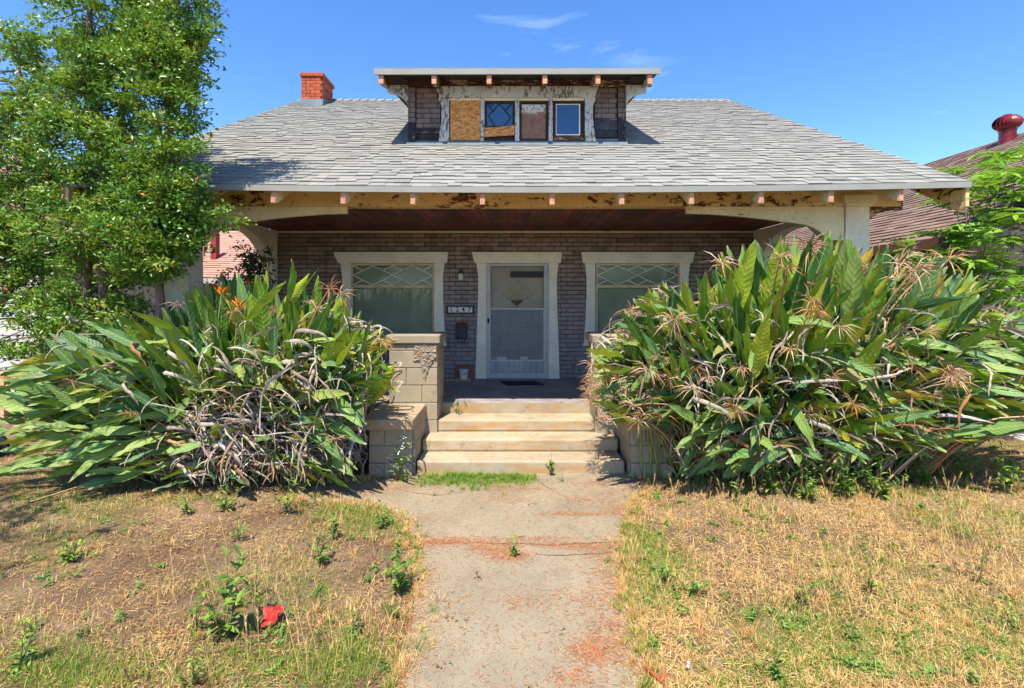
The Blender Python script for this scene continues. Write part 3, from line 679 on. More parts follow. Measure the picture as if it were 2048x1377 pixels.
# rough patch where the face fell off the left pier: broken aggregate
mb = MB(); nx_, nz_ = 30, 44; X0, X1, Z0, Z1 = -1.27, -0.965, 0.98, 1.432; V = []
for i in range(nz_ + 1):
    for j in range(nx_ + 1):
        u, v = j / nx_, i / nz_; xx, zz = X0 + (X1 - X0) * u, Z0 + (Z1 - Z0) * v
        d_ = abs(noise.noise(Vector((xx * 28, zz * 28, 2)))) * 0.035 + noise.noise(Vector((xx * 70, zz * 70, 5))) * 0.010
        V.append((xx, FB - 0.008 - d_ * 0.8, zz))
Fp = []
for i in range(nz_):
    for j in range(nx_):
        u, v = j / nx_, i / nz_; wv = 0.10 * noise.noise(Vector((u * 4, v * 5, 9)))
        left = (0.02 if v > 0.52 else 0.36) + wv; right = (1.0 if v > 0.55 else 0.80 - (0.52 - v) * 0.6) + wv * 0.6
        if left < u < right and v > 0.02 + abs(wv): Fp.append((i * (nx_ + 1) + j, i * (nx_ + 1) + j + 1, (i + 1) * (nx_ + 1) + j + 1, (i + 1) * (nx_ + 1) + j))
mb.add(V, Fp); mb.build('broken_face', M['rubble'], bpy.data.objects['porch_pier'])

# ---- windows and door: casings follow the flared outlines
def flared(parent, px0, px1, pi0, pi1, pyt, pyh, pyb, ft, fb, D=W, mat='cream_clean', thick=0.045):
    # px0,px1 top corners; pi0,pi1 opening; pyt top, pyh underside of header, pyb bottom; ft/fb outer leg offsets at top/bottom
    x0, x1, a, b = PX(px0, D), PX(px1, D), PX(pi0, D), PX(pi1, D); zt, zh, zb = PZ(pyt, D), PZ(pyh, D), PZ(pyb, D)
    u = 1 / 113 * D / W; y0, y1 = D - thick, D + 0.01
    mb = MB(); ins = (ft + 3) * u
    mb.prism([(a - ft * u - 4 * u, zh), (b + ft * u + 4 * u, zh), (x1, zt), (x0, zt)], 'y', y0 - 0.012, y1)
    mb.build('header', M[mat], parent, bevel=0.004)
    for s, e in ((-1, a), (1, b)):
        f = lambda o, z: (e + s * o * u, z)
        P = [f(0, zh - 0.001), f(ft, zh - 0.001), f(ft - 2, zh - 0.12), f(ft - 3.5, zh - 0.24), f(ft - 3.5, zh - 0.6), f(fb, zb), f(0, zb)]
        mb = MB(); mb.prism(P if s < 0 else P[::-1], 'y', y0, y1); mb.build('side_casing', M[mat], parent, bevel=0.004)
def window(o, px0, px1, pi0, pi1, lab):
    win = MB(); x0, x1, z0, z1 = o
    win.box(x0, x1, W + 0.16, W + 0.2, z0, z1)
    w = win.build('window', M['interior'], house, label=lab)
    flared(w, px0, px1, pi0, pi1, 505, 527, 686, 21, 22)
    mb = MB(); mb.box(PX(px0, W) + 0.03, PX(px1, W) - 0.03, W - 0.075, W + 0.06, PZ(692, W), PZ(686.2, W)); mb.build('sill', M['cream_clean'], w, bevel=0.004)
    t = 0.035; zm = PZ(572, W)
    mb = MB(); mb.box(x0, x0 + t, W + 0.015, W + 0.09, z0, z1); mb.box(x1 - t, x1, W + 0.015, W + 0.09, z0, z1)
    mb.box(x0 + t, x1 - t, W + 0.015, W + 0.09, z1 - t * 1.2, z1); mb.box(x0 + t, x1 - t, W + 0.015, W + 0.09, zm - 0.035, zm + 0.015); mb.box(x0 + t, x1 - t, W + 0.015, W + 0.09, z0, z0 + t * 1.3)
    mb.build('frame', M['sash'], w, bevel=0.003)
    mb = MB(); a, b, c, d = x0 + t, x1 - t, zm + 0.015, z1 - t * 1.2; n = 4.5
    stp = (b - a) / 4.0; H = d - c
    def seg(p, q):
        for (A, B) in [(p, q)]:
            dx, dz = B[0] - A[0], B[1] - A[1]
            lo, hi = 0.0, 1.0
            for (pp, dd, mn, mxx) in ((A[0], dx, a, b), (A[1], dz, c, d)):
                if abs(dd) > 1e-9:
                    t0, t1 = (mn - pp) / dd, (mxx - pp) / dd
                    if t0 > t1: t0, t1 = t1, t0
                    lo, hi = max(lo, t0), min(hi, t1)
            if hi - lo > 0.02:
                P0 = Vector((A[0] + dx * lo, 0, A[1] + dz * lo)); P1 = Vector((A[0] + dx * hi, 0, A[1] + dz * hi)); e = (P1 - P0).normalized(); nn = Vector((-e.z, 0, e.x)) * 0.0075
                mb.prism([((P0 - nn).x, (P0 - nn).z), ((P1 - nn).x, (P1 - nn).z), ((P1 + nn).x, (P1 + nn).z), ((P0 + nn).x, (P0 + nn).z)], 'y', W + 0.03, W + 0.05)
    wd = b - a; m_ = (c + d) / 2
    for ap in (0.25, 0.75):
        for sg in (-1, 1):
            for zz in (c, d): seg((a + ap * wd, zz), (a + (ap + sg * 0.25) * wd, m_))
    for cxn, sgs in ((0, (1,)), (0.5, (-1, 1)), (1, (-1,))):
        for sg in sgs:
            for zz, q in ((c, 0.25), (d, 0.75)): seg((a + cxn * wd, zz), (a + (cxn + sg * 0.122) * wd, c + H * q))
    mb.build('lattice', M['sash_white'], w)
    for c0, c1 in ((z0 + t * 1.3, zm - 0.035), (zm + 0.015, z1 - t * 1.2)):
        mb = MB(); mb.box(a, b, W + 0.055, W + 0.060, c0, c1); mb.build('pane', M['glass'], w)
    mb = MB(); z = z0 + 0.03
    while z < z1 - 0.05:
        mb.box(a, b, W + 0.096, W + 0.127, 0, 0.0015, 0, rng.random(), Matrix.Translation((0, 0, z)) @ Matrix.Translation((0, W + 0.11, 0)) @ Matrix.Rotation(R(66), 4, 'X') @ Matrix.Translation((0, -W - 0.11, 0))); z += 0.029
    mb.build('blind', M['blind'], w)
window(LW, 668, 897, 703, 869, 'wide window with lattice top light, left of the door')
window(RW, 1162, 1388, 1190, 1358, 'wide window with lattice top light, right of the door')
x0, x1, z0, z1 = DO
mb = MB(); mb.box(x0, x1, W + 0.11, W + 0.15, 0.62, z1); door = mb.build('door', M['door'], house, bevel=0.003)
flared(door, 944, 1124, 973, 1097, 505, 527, 757, 20, 22)
mb = MB(); mb.box(x0, x1, W - 0.02, W + 0.2, 0.601, 0.635); mb.build('threshold', M['alu'], door)
a, b, c, d = PX(981, W), PX(1087.5, W), PZ(747, W), PZ(533, W); zk = PZ(720, W)
mb = MB(); mb.box(x0, a, W - 0.01, W + 0.03, 0.636, z1); mb.box(b, x1, W - 0.01, W + 0.03, 0.636, z1); mb.box(a, b, W - 0.01, W + 0.03, d, z1); mb.box(a, b, W - 0.01, W + 0.03, 0.636, c)
mb.build('screen_door_frame', M['alu'], door, bevel=0.006)
mb = MB(); mb.box(a, b, W + 0.003, W + 0.015, c, zk); mb.build('kick_plate', M['kick'], door)
g0, g1, h0, h1 = PX(980, W), PX(1088, W), zk - 0.01, PZ(618, W); mb = MB(); sp = 0.032
for dirn in (1, -1):
    L = (h1 - h0) * 0.75; xx = g0 - L if dirn > 0 else g0
    while xx < g1 + (0 if dirn > 0 else L):
        A = (xx, h0); B = (xx + dirn * L, h1); lo, hi = 0, 1; dx = B[0] - A[0]
        t0, t1 = sorted(((g0 - A[0]) / dx, (g1 - A[0]) / dx)); lo, hi = max(0, t0), min(1, t1)
        if hi - lo > 0.01:
            P0 = Vector((A[0] + dx * lo, h0 + (h1 - h0) * lo)); P1 = Vector((A[0] + dx * hi, h0 + (h1 - h0) * hi)); e = (P1 - P0).normalized(); nn = Vector((-e.y, e.x)) * 0.0026
            y = W - 0.016 - (0.002 if dirn > 0 else 0)
            mb.prism([tuple(P0 - nn), tuple(P1 - nn), tuple(P1 + nn), tuple(P0 + nn)], 'y', y, y + 0.0018)
        xx += sp
mb.box(g0, g1, W - 0.02, W - 0.011, h1 - 0.008, h1 + 0.008); mb.box(g0, g1, W - 0.02, W - 0.011, h0 - 0.01, h0 + 0.01)
mb.box(g0 - 0.008, g0 + 0.006, W - 0.02, W - 0.011, h0, h1); mb.box(g1 - 0.006, g1 + 0.008, W - 0.02, W - 0.011, h0, h1)
mb.build('grille', M['grille'], door)
mb = MB(); mb.box(a, b, W + 0.07, W + 0.085, c, h1 - 0.02); mb.build('lower_panel', M['interior'], door)
cx, cz = PX(1034, W), PZ(587, W); hd = 0.15
for i, (dx, dz) in enumerate(((0, 1), (1, 0), (0, -1), (-1, 0))):
    px_, pz_ = cx + dx * 0.155, cz + dz * 0.13
    mb = MB(); r = 0.118; q = 0.1
    mb.prism([(px_ - r, pz_), (px_, pz_ - q), (px_ + r, pz_), (px_, pz_ + q)], 'y', W + 0.1, W + 0.112); mb.build('diamond_pane', M['door_glass'], door)
    mb = MB(); r2, q2 = r + 0.014, q + 0.012
    mb.add([(px_ - r2, W + 0.095, pz_), (px_, W + 0.095, pz_ - q2), (px_ + r2, W + 0.095, pz_), (px_, W + 0.095, pz_ + q2), (px_ - r, W + 0.101, pz_), (px_, W + 0.101, pz_ - q), (px_ + r, W + 0.101, pz_), (px_, W + 0.101, pz_ + q),
            (px_ - r2, W + 0.112, pz_), (px_, W + 0.112, pz_ - q2), (px_ + r2, W + 0.112, pz_), (px_, W + 0.112, pz_ + q2)],
           [(0, 1, 5, 4), (1, 2, 6, 5), (2, 3, 7, 6), (3, 0, 4, 7), (0, 8, 9, 1), (1, 9, 10, 2), (2, 10, 11, 3), (3, 11, 8, 0)]); mb.build('pane_moulding', M['door'], door)
mb = MB(); mb.box(PX(1021, W), PX(1087, W), W + 0.04, W + 0.055, PZ(555, W), PZ(543, W)); mb.build('dark_strip', M['black'], door)
mb = MB(); mb.box(PX(975, W), PX(979, W), W - 0.03, W - 0.01, PZ(646, W), PZ(637, W)); mb.tube([(PX(977, W), W - 0.03, PZ(639, W)), (PX(977, W), W - 0.055, PZ(640, W)), (PX(978, W), W - 0.055, PZ(647, W))], 0.008, 6); mb.build('handle', M['black'], door)
for py in (555, 640, 735):
    mb = MB(); mb.box(PX(1094, W), PX(1096.5, W), W - 0.016, W - 0.01, PZ(py + 6, W), PZ(py, W)); mb.build('hinge', M['alu'], door)

# ---- dormer
D = DMB; z0 = 4.36; zt = 5.45; dx0, dx1 = D1X
mb = MB(); P = [(D, z0), (D, zt), (10.3, 5.78), (10.3, 5.78)]
mb.box(dx0, dx1, D + 0.015, D + 0.1, z0, zt)
for xa, xb in ((dx0, dx0 + 0.1), (dx1 - 0.1, dx1)): mb.prism([(D + 0.1, zroof(D) - 0.1), (10.2, zroof(10.2) - 0.06), (D + 0.1, zt)], 'x', xa, xb)
dw = mb.build('dormer_wall', M['tar'], house)
mb = MB(); fz = 5.35; ds = 0.15; dD = 7.28; dxa, dxb = PX(749, dD), PX(1320, dD)
zd = lambda y: fz + ds * (y - dD)
mb.prism([(dD, fz - 0.03), (dD, fz), (10.35, zd(10.35)), (10.35, zd(10.35) - 0.03)], 'x', dxa, dxb); dr = mb.build('dormer_roof', M['dark_wood'], house)
mb = MB(); x = dxa
while x < dxb:
    L = rng.choice([0.2, 0.26, 0.31]); b_ = min(x + L, dxb + 0.01)
    for r in range(4):
        ya = dD - 0.012 + r * 0.16; mb.prism([(ya, zd(ya) + 0.004), (ya, zd(ya) + 0.016), (ya + 0.2, zd(ya + 0.2) + 0.004)], 'x', x, b_ - 0.004, 0, rng.random())
    x += L
tag(mb.build('shingle', M['shingle'], dr), kind='stuff')
mb = MB(); mb.prism([(dxa, fz - 0.085), (dxb, fz - 0.075), (dxb, fz + 0.002), (dxa, fz - 0.006)], 'y', dD - 0.03, dD - 0.004); mb.build('dormer_fascia', M['fascia'], house)
mb = MB(); mb.box(dxa, dxb, D - 0.02, D + 0.012, 5.284, zd(D) - 0.035); mb.build('dormer_frieze', M['brown_peel'], house)
for px in (762, 868, 978, 1090, 1196, 1300):
    x = PX(px, dD); y0 = dD + 0.006; y1 = D - 0.022
    mb = MB(); mb.prism([(y0, 5.14), (y1, 5.14 + ds * (y1 - y0) + 0.04), (y1, zd(y1) - 0.032), (y0, zd(y0) - 0.032)], 'x', x - 0.035, x + 0.035)
    o = mb.build('dormer_rafter_tail', M['brown_peel'], house, bevel=0.004)
    mb = MB(); mb.box(x - 0.034, x + 0.034, y0 - 0.008, y0 - 0.001, 5.143, 5.262); mb.build('sawn_end', M['wood_end'], o)
for s, xe, xo in ((-1, dx0, dxa + 0.1), (1, dx1, dxb - 0.1)):
    mb = MB(); arc = []
    P = [(xe, 5.28), (xe, 4.93)]
    for i in range(8):
        q = i / 7 * math.pi / 2; P.append((xe + (xo - xe) * (1 - math.cos(q)) , 4.93 + 0.235 * math.sin(q)))
    P += [(xo, 5.28)]
    mb.prism(P if s > 0 else P[::-1], 'y', D - 0.1, D - 0.024); mb.build('bracket', M['white_peel'], house, bevel=0.004)
    for k in range(4):
        mb = MB(); mb.box(min(xe, xo), max(xe, xo), dD + 0.06 + k * 0.075, dD + 0.10 + k * 0.075, 5.262, 5.275); mb.build('soffit_slat', M['dark_wood'], house)
# dormer siding: brick-faced strips each side, missing where it has torn away
def dstrip(xa, xb, zlo, parent, y=D, ragged=None):
    z = 5.27; r = 0
    while z > zlo:
        x = xa - (0.11 if r % 2 else 0)
        while x < xb:
            a, b = max(x, xa), min(x + 0.208, xb)
            if b - a > 0.03 and not (ragged and ragged(a, z)):
                me, q = brick_mesh(b - a, 0.068, rng.randrange(6), 'dormer_brick', 0.018)
                inst('brick', me, Matrix.Translation(((a + b) / 2, y - 0.004 + rng.uniform(-0.002, 0.002), z - 0.04)) @ Matrix.Rotation(rng.uniform(-0.01, 0.01), 4, 'Y'), parent)
            x += 0.218
        z -= 0.078; r += 1
dstrip(PX(833, D), PX(880, D), 4.62, dw)
dstrip(PX(1190, D), PX(1234, D), 4.80, dw)
for xa, xb in ((dx0 - 0.01, PX(832, D)), (PX(1235, D), dx1 + 0.01)):
    mb = MB(); mb.box(xa, xb, D - 0.03, D + 0.014, 4.40, 5.283); cb = mb.build('corner_board', M['tar'], house, bevel=0.003)
    dstrip(xa + 0.004, xb - 0.004, 4.75 if xa < 0 else 4.85, cb, D - 0.034)
for r in range(3):
    x = PX(1190, D); z = 4.50 + r * 0.115
    for k in range(3):
        a = x + (k - 0.5 * (r % 2)) * 0.15; b = a + 0.145; a = max(a, x); b = min(b, PX(1234, D))
        if b - a < 0.03: continue
        mb = MB(); mb.add([(a, D - 0.012, z), (b, D - 0.012, z), (b, D + 0.005, z + 0.118), (a, D + 0.005, z + 0.118), (a, D + 0.012, z), (b, D + 0.012, z)], [(0, 1, 2, 3), (4, 5, 1, 0), (0, 3, 4), (1, 5, 2)], 0, rng.random()); mb.build('old_shingle', M['dark_shingle'], dw)
mb = MB(); mb.prism([(PX(835, D), 4.56), (PX(850, D), 4.60), (PX(862, D), 4.56), (PX(878, D), 4.61), (PX(878, D), 4.66), (PX(834, D), 4.64)], 'y', D - 0.016, D - 0.010); mb.build('torn_felt', M['tar'], dw)
# flashing
mb = MB(); mb.prism([(D - 0.075, zroof(D - 0.075) + 0.018), (D - 0.02, zroof(D) + 0.05), (D - 0.02, 4.445), (D - 0.001, 4.445), (D - 0.001, zroof(D) + 0.018)], 'x', dx0 - 0.03, dx1 - 0.42); mb.build('flashing', M['flash'], house)
mb = MB(); mb.prism([(D - 0.085, zroof(D - 0.085) + 0.020), (D - 0.028, zroof(D) + 0.05), (D - 0.03, 4.475), (D - 0.001, 4.475), (D - 0.001, zroof(D) + 0.018)], 'x', dx1 - 0.46, dx1 + 0.03); mb.build('flashing', M['flash'], house)
# dormer window band
mb = MB(); mb.box(PX(899, D), PX(1169, D), D + 0.005, D + 0.014, PZ(284, D), PZ(197, D)); dwin = mb.build('dormer_window', M['dark_wood'], house)
mb = MB(); mb.prism([(PX(880, D), PZ(198, D)), (PX(1188, D), PZ(198, D)), (PX(1196, D), PZ(175.5, D)), (PX(872, D), PZ(175.5, D))], 'y', D - 0.06, D + 0.004); mb.build('header', M['white_peel'], dwin, bevel=0.004)
for P in ([(877, 198), (899, 198), (899, 285), (878, 285), (884, 240), (883, 215)], [(1169, 198), (1191, 198), (1185, 215), (1185, 240), (1191, 285), (1169, 285)]):
    mb = MB(); mb.prism([(PX(p[0], D), PZ(p[1], D)) for p in P][::-1], 'y', D - 0.05, D + 0.004); mb.build('side_casing', M['white_peel'], dwin, bevel=0.004)
for a, b in ((961.5, 969), (1030, 1038.5), (1097, 1105)):
    mb = MB(); mb.box(PX(a, D), PX(b, D), D - 0.04, D + 0.004, PZ(284, D), PZ(198.5, D)); mb.build('mullion', M['white_peel'], dwin, bevel=0.003)
mb = MB(); mb.box(PX(900, D), PX(1168, D), D - 0.03, D + 0.003, PZ(203, D), PZ(198.5, D)); mb.build('head_trim', M['cream_beam'], dwin)
def pan(nm, m, a, b, t, bt, y0=-0.015, y1=0.003, par=None, **k):
    mb = MB(); mb.box(PX(a, D), PX(b, D), D + y0, D + y1, PZ(bt, D), PZ(t, D)); return mb.build(nm, M[m], par or dwin, **k)
pan('osb_board', 'osb', 901, 961, 203.5, 282, -0.03)
def sash(a, b, t, bt, w=4.5, m='dark_wood'):
    mb = MB(); Z = lambda p: PZ(p, D); X = lambda p: PX(p, D)
    for q in ((a, a + w, t, bt), (b - w, b, t, bt), (a + w, b - w, t, t + w), (a + w, b - w, bt - w, bt)): mb.box(X(q[0]), X(q[1]), D - 0.022, D + 0.002, Z(q[3]), Z(q[2]))
    mb.build('sash', M[m], dwin)
sash(969.5, 1029.5, 204, 258); pan('glass_pane', 'blue_glass', 974, 1025, 208.5, 256, -0.008, -0.002)
mb = MB()
for A, B in (((999, 209), (977, 232)), ((977, 232), (990, 254)), ((999, 209), (1022, 236)), ((1022, 236), (1008, 254)), ((975, 210), (988, 225)), ((1024, 208), (1010, 222))):
    P0 = Vector((PX(A[0], D), PZ(A[1], D))); P1 = Vector((PX(B[0], D), PZ(B[1], D))); e = (P1 - P0).normalized(); nn = Vector((-e.y, e.x)) * 0.007
    mb.prism([tuple(P0 - nn), tuple(P1 - nn), tuple(P1 + nn), tuple(P0 + nn)], 'y', D - 0.02, D - 0.009)
mb.build('lattice', M['dark_wood'], dwin)
mb = MB(); mb.prism([(PX(970, D), PZ(276, D)), (PX(1029, D), PZ(272, D)), (PX(1029, D), PZ(253.5, D)), (PX(970, D), PZ(258, D))], 'y', D - 0.045, D - 0.025); mb.build('patch_board', M['osb'], dwin)
sash(1039, 1096.5, 204, 283, 4.5); pan('brown_panel', 'brown_panel', 1043.5, 1091, 210, 281, -0.012, -0.003)
sash(1105.5, 1168, 203.5, 283, 6); sash(1110.5, 1160, 208.5, 272, 2.2, 'sash_white'); pan('glass_pane', 'blue_glass', 1112.5, 1158, 210.5, 270, -0.012, -0.004)
pan('sill_board', 'brown_peel', 1107, 1166, 274, 282, -0.04, -0.023)

# ---- chimney
CH0, CH1, CY0, CY1, CZ0, CZ1 = -4.76, -4.29, 11.3, 11.98, 6.2, 7.02
mb = MB(); mb.box(CH0 + 0.01, CH1 - 0.01, CY0 + 0.01, CY1 - 0.01, CZ0, CZ1); ch = mb.build('chimney', M['red_mortar'], house)
z = 6.36; r = 0
while z < CZ1 - 0.02:
    h = 0.062
    off = 0.11 if r % 2 else 0.0
    for (L0, L1, ax) in ((CH0, CH1, 0), (CY0, CY1, 1)):
        x = L0 - off
        while x < L1 - 0.01:
            a, b = max(x, L0), min(x + 0.215, L1)
            if b - a > 0.03:
                for side in (0, 1):
                    mb = MB()
                    if ax == 0: mb.box(a, b - 0.008, (CY0 - 0.003 if side == 0 else CY1 - 0.02), (CY0 + 0.02 if side == 0 else CY1 + 0.003), z, z + h, 0, rng.random())
                    else: mb.box((CH0 - 0.002 if side == 0 else CH1 - 0.02), (CH0 + 0.02 if side == 0 else CH1 + 0.002), max(a, CY0 + 0.021), min(b - 0.008, CY1 - 0.021), z, z + h, 0, rng.random())
                    mb.build('brick', M['red_brick'], ch)
            x += 0.223
    z += 0.071; r += 1
mb = MB(); mb.box(CH0 - 0.03, CH1 + 0.03, CY0 - 0.03, CY1 + 0.03, 7.021, 7.10); mb.build('cap', M['red_brick'], ch, bevel=0.008)
mb = MB(); mb.box(CH0 + 0.1, CH1 - 0.1, CY0 + 0.12, CY1 - 0.12, 7.101, 7.106); mb.build('flue', M['interior'], ch)
mb = MB(); mb.prism([(CY0 - 0.06, zroof(CY0 - 0.06) + 0.015), (CY1 + 0.05, zroof(CY1) + 0.03), (CY1 + 0.05, 6.72), (CY1, 6.72), (CY0 - 0.02, 6.50)], 'x', CH0 - 0.03, CH1 + 0.03); mb.build('flashing', M['flash'], ch)

# ------------------------------------------------------------------ things on the porch
t = thing('wall_lantern', (PX(922, W), W - 0.02, PZ(552, W)), 'small dark wall lantern with frosted glass on the brick beside the door', 'lantern')
x, z = PX(922.5, W), PZ(552, W)
mb = MB(); mb.lathe(x, W - 0.09, [(0.001, z + 0.115), (0.012, z + 0.10), (0.03, z + 0.075), (0.055, z + 0.04), (0.058, z + 0.03)], 10); mb.build('hood', M['rust'], t, smooth=True)
mb = MB(); mb.lathe(x, W - 0.09, [(0.044, z + 0.03), (0.05, z - 0.03), (0.045, z - 0.075), (0.02, z - 0.085), (0.001, z - 0.085)], 12); mb.build('lamp_glass', M['lamp_glass'], t, smooth=True)
mb = MB(); mb.box(x - 0.035, x + 0.035, W - 0.018, W - 0.007, z - 0.06, z + 0.09); mb.tube([(x, W - 0.015, z + 0.06), (x, W - 0.05, z + 0.11), (x, W - 0.09, z + 0.10)], 0.008, 6); mb.build('wall_plate', M['rust'], t)
x0, x1, z0, z1 = PX(893.5, W), PX(948, W), PZ(628, W), PZ(611.5, W)
t = thing('house_number_sign', ((x0 + x1) / 2, W - 0.03, z0), 'black framed house number plate with four pale tiles reading 1247', 'sign')
mb = MB(); fr = 0.022; y0, y1 = W - 0.04, W - 0.008
for q in ((x0, x0 + fr, z0, z1), (x1 - fr, x1, z0, z1), (x0 + fr, x1 - fr, z0, z0 + fr), (x0 + fr, x1 - fr, z1 - fr, z1)): mb.box(q[0], q[1], y0, y1, q[2], q[3])
mb.box(x0 + fr, x1 - fr, W - 0.018, W - 0.009, z0 + fr, z1 - fr)
for xx in (x0 + 0.12, x1 - 0.12): mb.tube([(xx - 0.012, W - 0.02, z1), (xx, W - 0.02, z1 + 0.016), (xx + 0.012, W - 0.02, z1)], 0.004, 5)
mb.build('frame', M['black'], t)
tw = (x1 - x0 - 2 * fr - 0.01) / 4
for i, chx in enumerate('1247'):
    a = x0 + fr + 0.005 + i * tw
    mb = MB(); mb.box(a + 0.001, a + tw - 0.001, W - 0.026, W - 0.0185, z0 + fr + 0.002, z1 - fr - 0.002); ti = mb.build('tile', M['tile'], t)
    cu = bpy.data.curves.new('numeral', 'FONT'); cu.body = chx; cu.size = 0.118; cu.align_x = 'CENTER'; cu.align_y = 'CENTER'; cu.extrude = 0.001; cu.offset = 0.0012
    cu.materials.append(M['black']); tmp = bpy.data.objects.new('text', cu); C.objects.link(tmp); me = bpy.data.meshes.new_from_object(tmp.evaluated_get(bpy.context.evaluated_depsgraph_get())); bpy.data.objects.remove(tmp)
    o = bpy.data.objects.new('numeral', me); C.objects.link(o); o.parent = ti
    o.location = (a + tw / 2, W - 0.0285, (z0 + z1) / 2); o.rotation_euler = (R(90), 0, 0)
t = thing('mailbox', (PX(923, W), W - 0.05, PZ(678, W)), 'dark wall mailbox with a rusty lid and two newspaper hooks beneath the number plate', 'mailbox')
x0, x1, z0, z1 = PX(912.5, W), PX(934, W), PZ(677.5, W), PZ(654, W)
mb = MB(); mb.prism([(W - 0.10, z0 + 0.01), (W - 0.008, z0), (W - 0.008, z1), (W - 0.11, z1 - 0.01)], 'x', x0, x1); mb.build('body', M['mailbox'], t, bevel=0.006)
mb = MB(); mb.prism([(W - 0.125, z1 - 0.03), (W - 0.12, z1 - 0.005), (W - 0.06, z1 + 0.055), (W - 0.008, z1 + 0.075), (W - 0.008, z1 + 0.001), (W - 0.111, z1 - 0.008)], 'x', x0 - 0.004, x1 + 0.004); mb.build('lid', M['rust'], t, bevel=0.003)
for xx in (x0 + 0.035, x1 - 0.035):
    mb = MB(); mb.tube([(xx, W - 0.03, z0 + 0.01), (xx, W - 0.03, z0 - 0.06), (xx, W - 0.05, z0 - 0.078), (xx, W - 0.08, z0 - 0.07), (xx, W - 0.085, z0 - 0.05)], 0.006, 6); mb.build('hook', M['black'], t)
mb = MB(); xx = (x0 + x1) / 2
mb.tube([(xx + 0.02 * math.cos(a), W - 0.012, z1 + 0.115 + 0.02 * math.sin(a)) for a in [i * math.pi / 5 for i in range(11)]], 0.003, 4, cap=False); tag(mb.build('wire_loop', M['rust']), 'small wire loop nailed to the brick above the mailbox', 'wire')
x, y, z = PX(928, 8.72), 8.68, 0.612
t = thing('bucket', (x, y, z), 'small dirty white plastic bucket standing beside the front door', 'bucket')
mb = MB(); mb.lathe(x, y, [(0.001, z), (0.062, z), (0.066, z + 0.01), (0.085, z + 0.155), (0.09, z + 0.158), (0.088, z + 0.165), (0.078, z + 0.16), (0.06, z + 0.03), (0.001, z + 0.028)], 20); mb.build('body', M['bucket'], t, smooth=True)
mb = MB(); mb.tube([(x + 0.088 * math.cos(a), y - 0.05 * math.sin(a) - 0.03, z + 0.15 - 0.06 * math.sin(a)) for a in [i * math.pi / 8 for i in range(9)]], 0.0025, 4); mb.build('handle', M['black'], t)
mb = MB(); mb.prism([(W - 0.06, 0.613), (W - 0.045, 0.613), (W - 0.012, 0.84), (W - 0.028, 0.84)], 'x', PX(910.5, W), PX(947, W)); tag(mb.build('leaning_board', M['plywood'], bevel=0.002), 'square brown board leaning against the brick behind the white bucket', 'board')
mb = MB(); mb.box(PX(842, 8.6), PX(941, 8.6), 8.54, 8.80, 0.601, 0.611); tag(mb.build('floor_plank', M['plank'], bevel=0.002), 'thin tan plank lying on the porch floor under the white bucket', 'plank')
mb = MB(); mb.add([(PX(1000, 8.5), 8.5, 0.608), (PX(1070, 8.35), 8.50, 0.608), (PX(1090, 8.1), 8.13, 0.608), (PX(1012, 8.1), 8.12, 0.608), (PX(1000, 8.5), 8.5, 0.601), (PX(1070, 8.35), 8.50, 0.601), (PX(1090, 8.1), 8.13, 0.601), (PX(1012, 8.1), 8.12, 0.601)],
    [(3, 2, 1, 0), (0, 1, 5, 4), (1, 2, 6, 5), (2, 3, 7, 6), (3, 0, 4, 7)]); tag(mb.build('doormat', M['rubber']), 'flat black rubber mat on the porch floor in front of the door', 'doormat')
for px, w_, g, lab in ((1003, 0.17, 'osb', 'larger pale box half seen behind the door grille, left one'), (1048, 0.13, 'bucket', 'smaller pale box half seen behind the door grille, right one')):
    mb = MB(); xx = PX(px, W); mb.box(xx - w_ / 2, xx + w_ / 2, W + 0.035, W + 0.066, 0.78, 0.97); tag(mb.build('box', M['bucket'], bevel=0.004), lab, 'box')

# ------------------------------------------------------------------ neighbouring houses
def stepped_roof(name, mat, parent, A, B, C_, D_, ex=0.15, tabs=0.3):
    # A,B eave ends, C_,D_ ridge ends (C_ above B): overlapping courses, each split into tabs
    A, B, C_, D_ = map(Vector, (A, B, C_, D_)); mb = MB(); L = ((D_ - A).length + (C_ - B).length) / 2; n = max(2, int(L / ex)); nrm = (B - A).cross(D_ - A).normalized()
    if nrm.z < 0: nrm = -nrm
    mb.add([A, B, C_, D_], [(0, 1, 2, 3)], 0, 0.2)
    for i in range(n):
        f0, f1 = i / n, min(1, (i + 1.05) / n); P, Q = A.lerp(D_, f0), B.lerp(C_, f0); P2, Q2 = A.lerp(D_, f1), B.lerp(C_, f1)
        k = max(1, int((Q - P).length / tabs)); sh = rng.random()
        for j in range(k + 1):
            a, b = max(0, (j - sh) / k), min(1, (j + 1 - sh) / k)
            if b - a < 0.002: continue
            h = 0.018 + rng.choice([0, 0.008]); v = [P.lerp(Q, a) + nrm * h, P.lerp(Q, b) + nrm * h, P2.lerp(Q2, b) + nrm * 0.004, P2.lerp(Q2, a) + nrm * 0.004, P.lerp(Q, a), P.lerp(Q, b)]
            mb.add(v, [(0, 1, 2, 3), (4, 5, 1, 0)], 0, rng.random())
    o = mb.build(name, M[mat], parent); o['kind'] = 'stuff'; return o
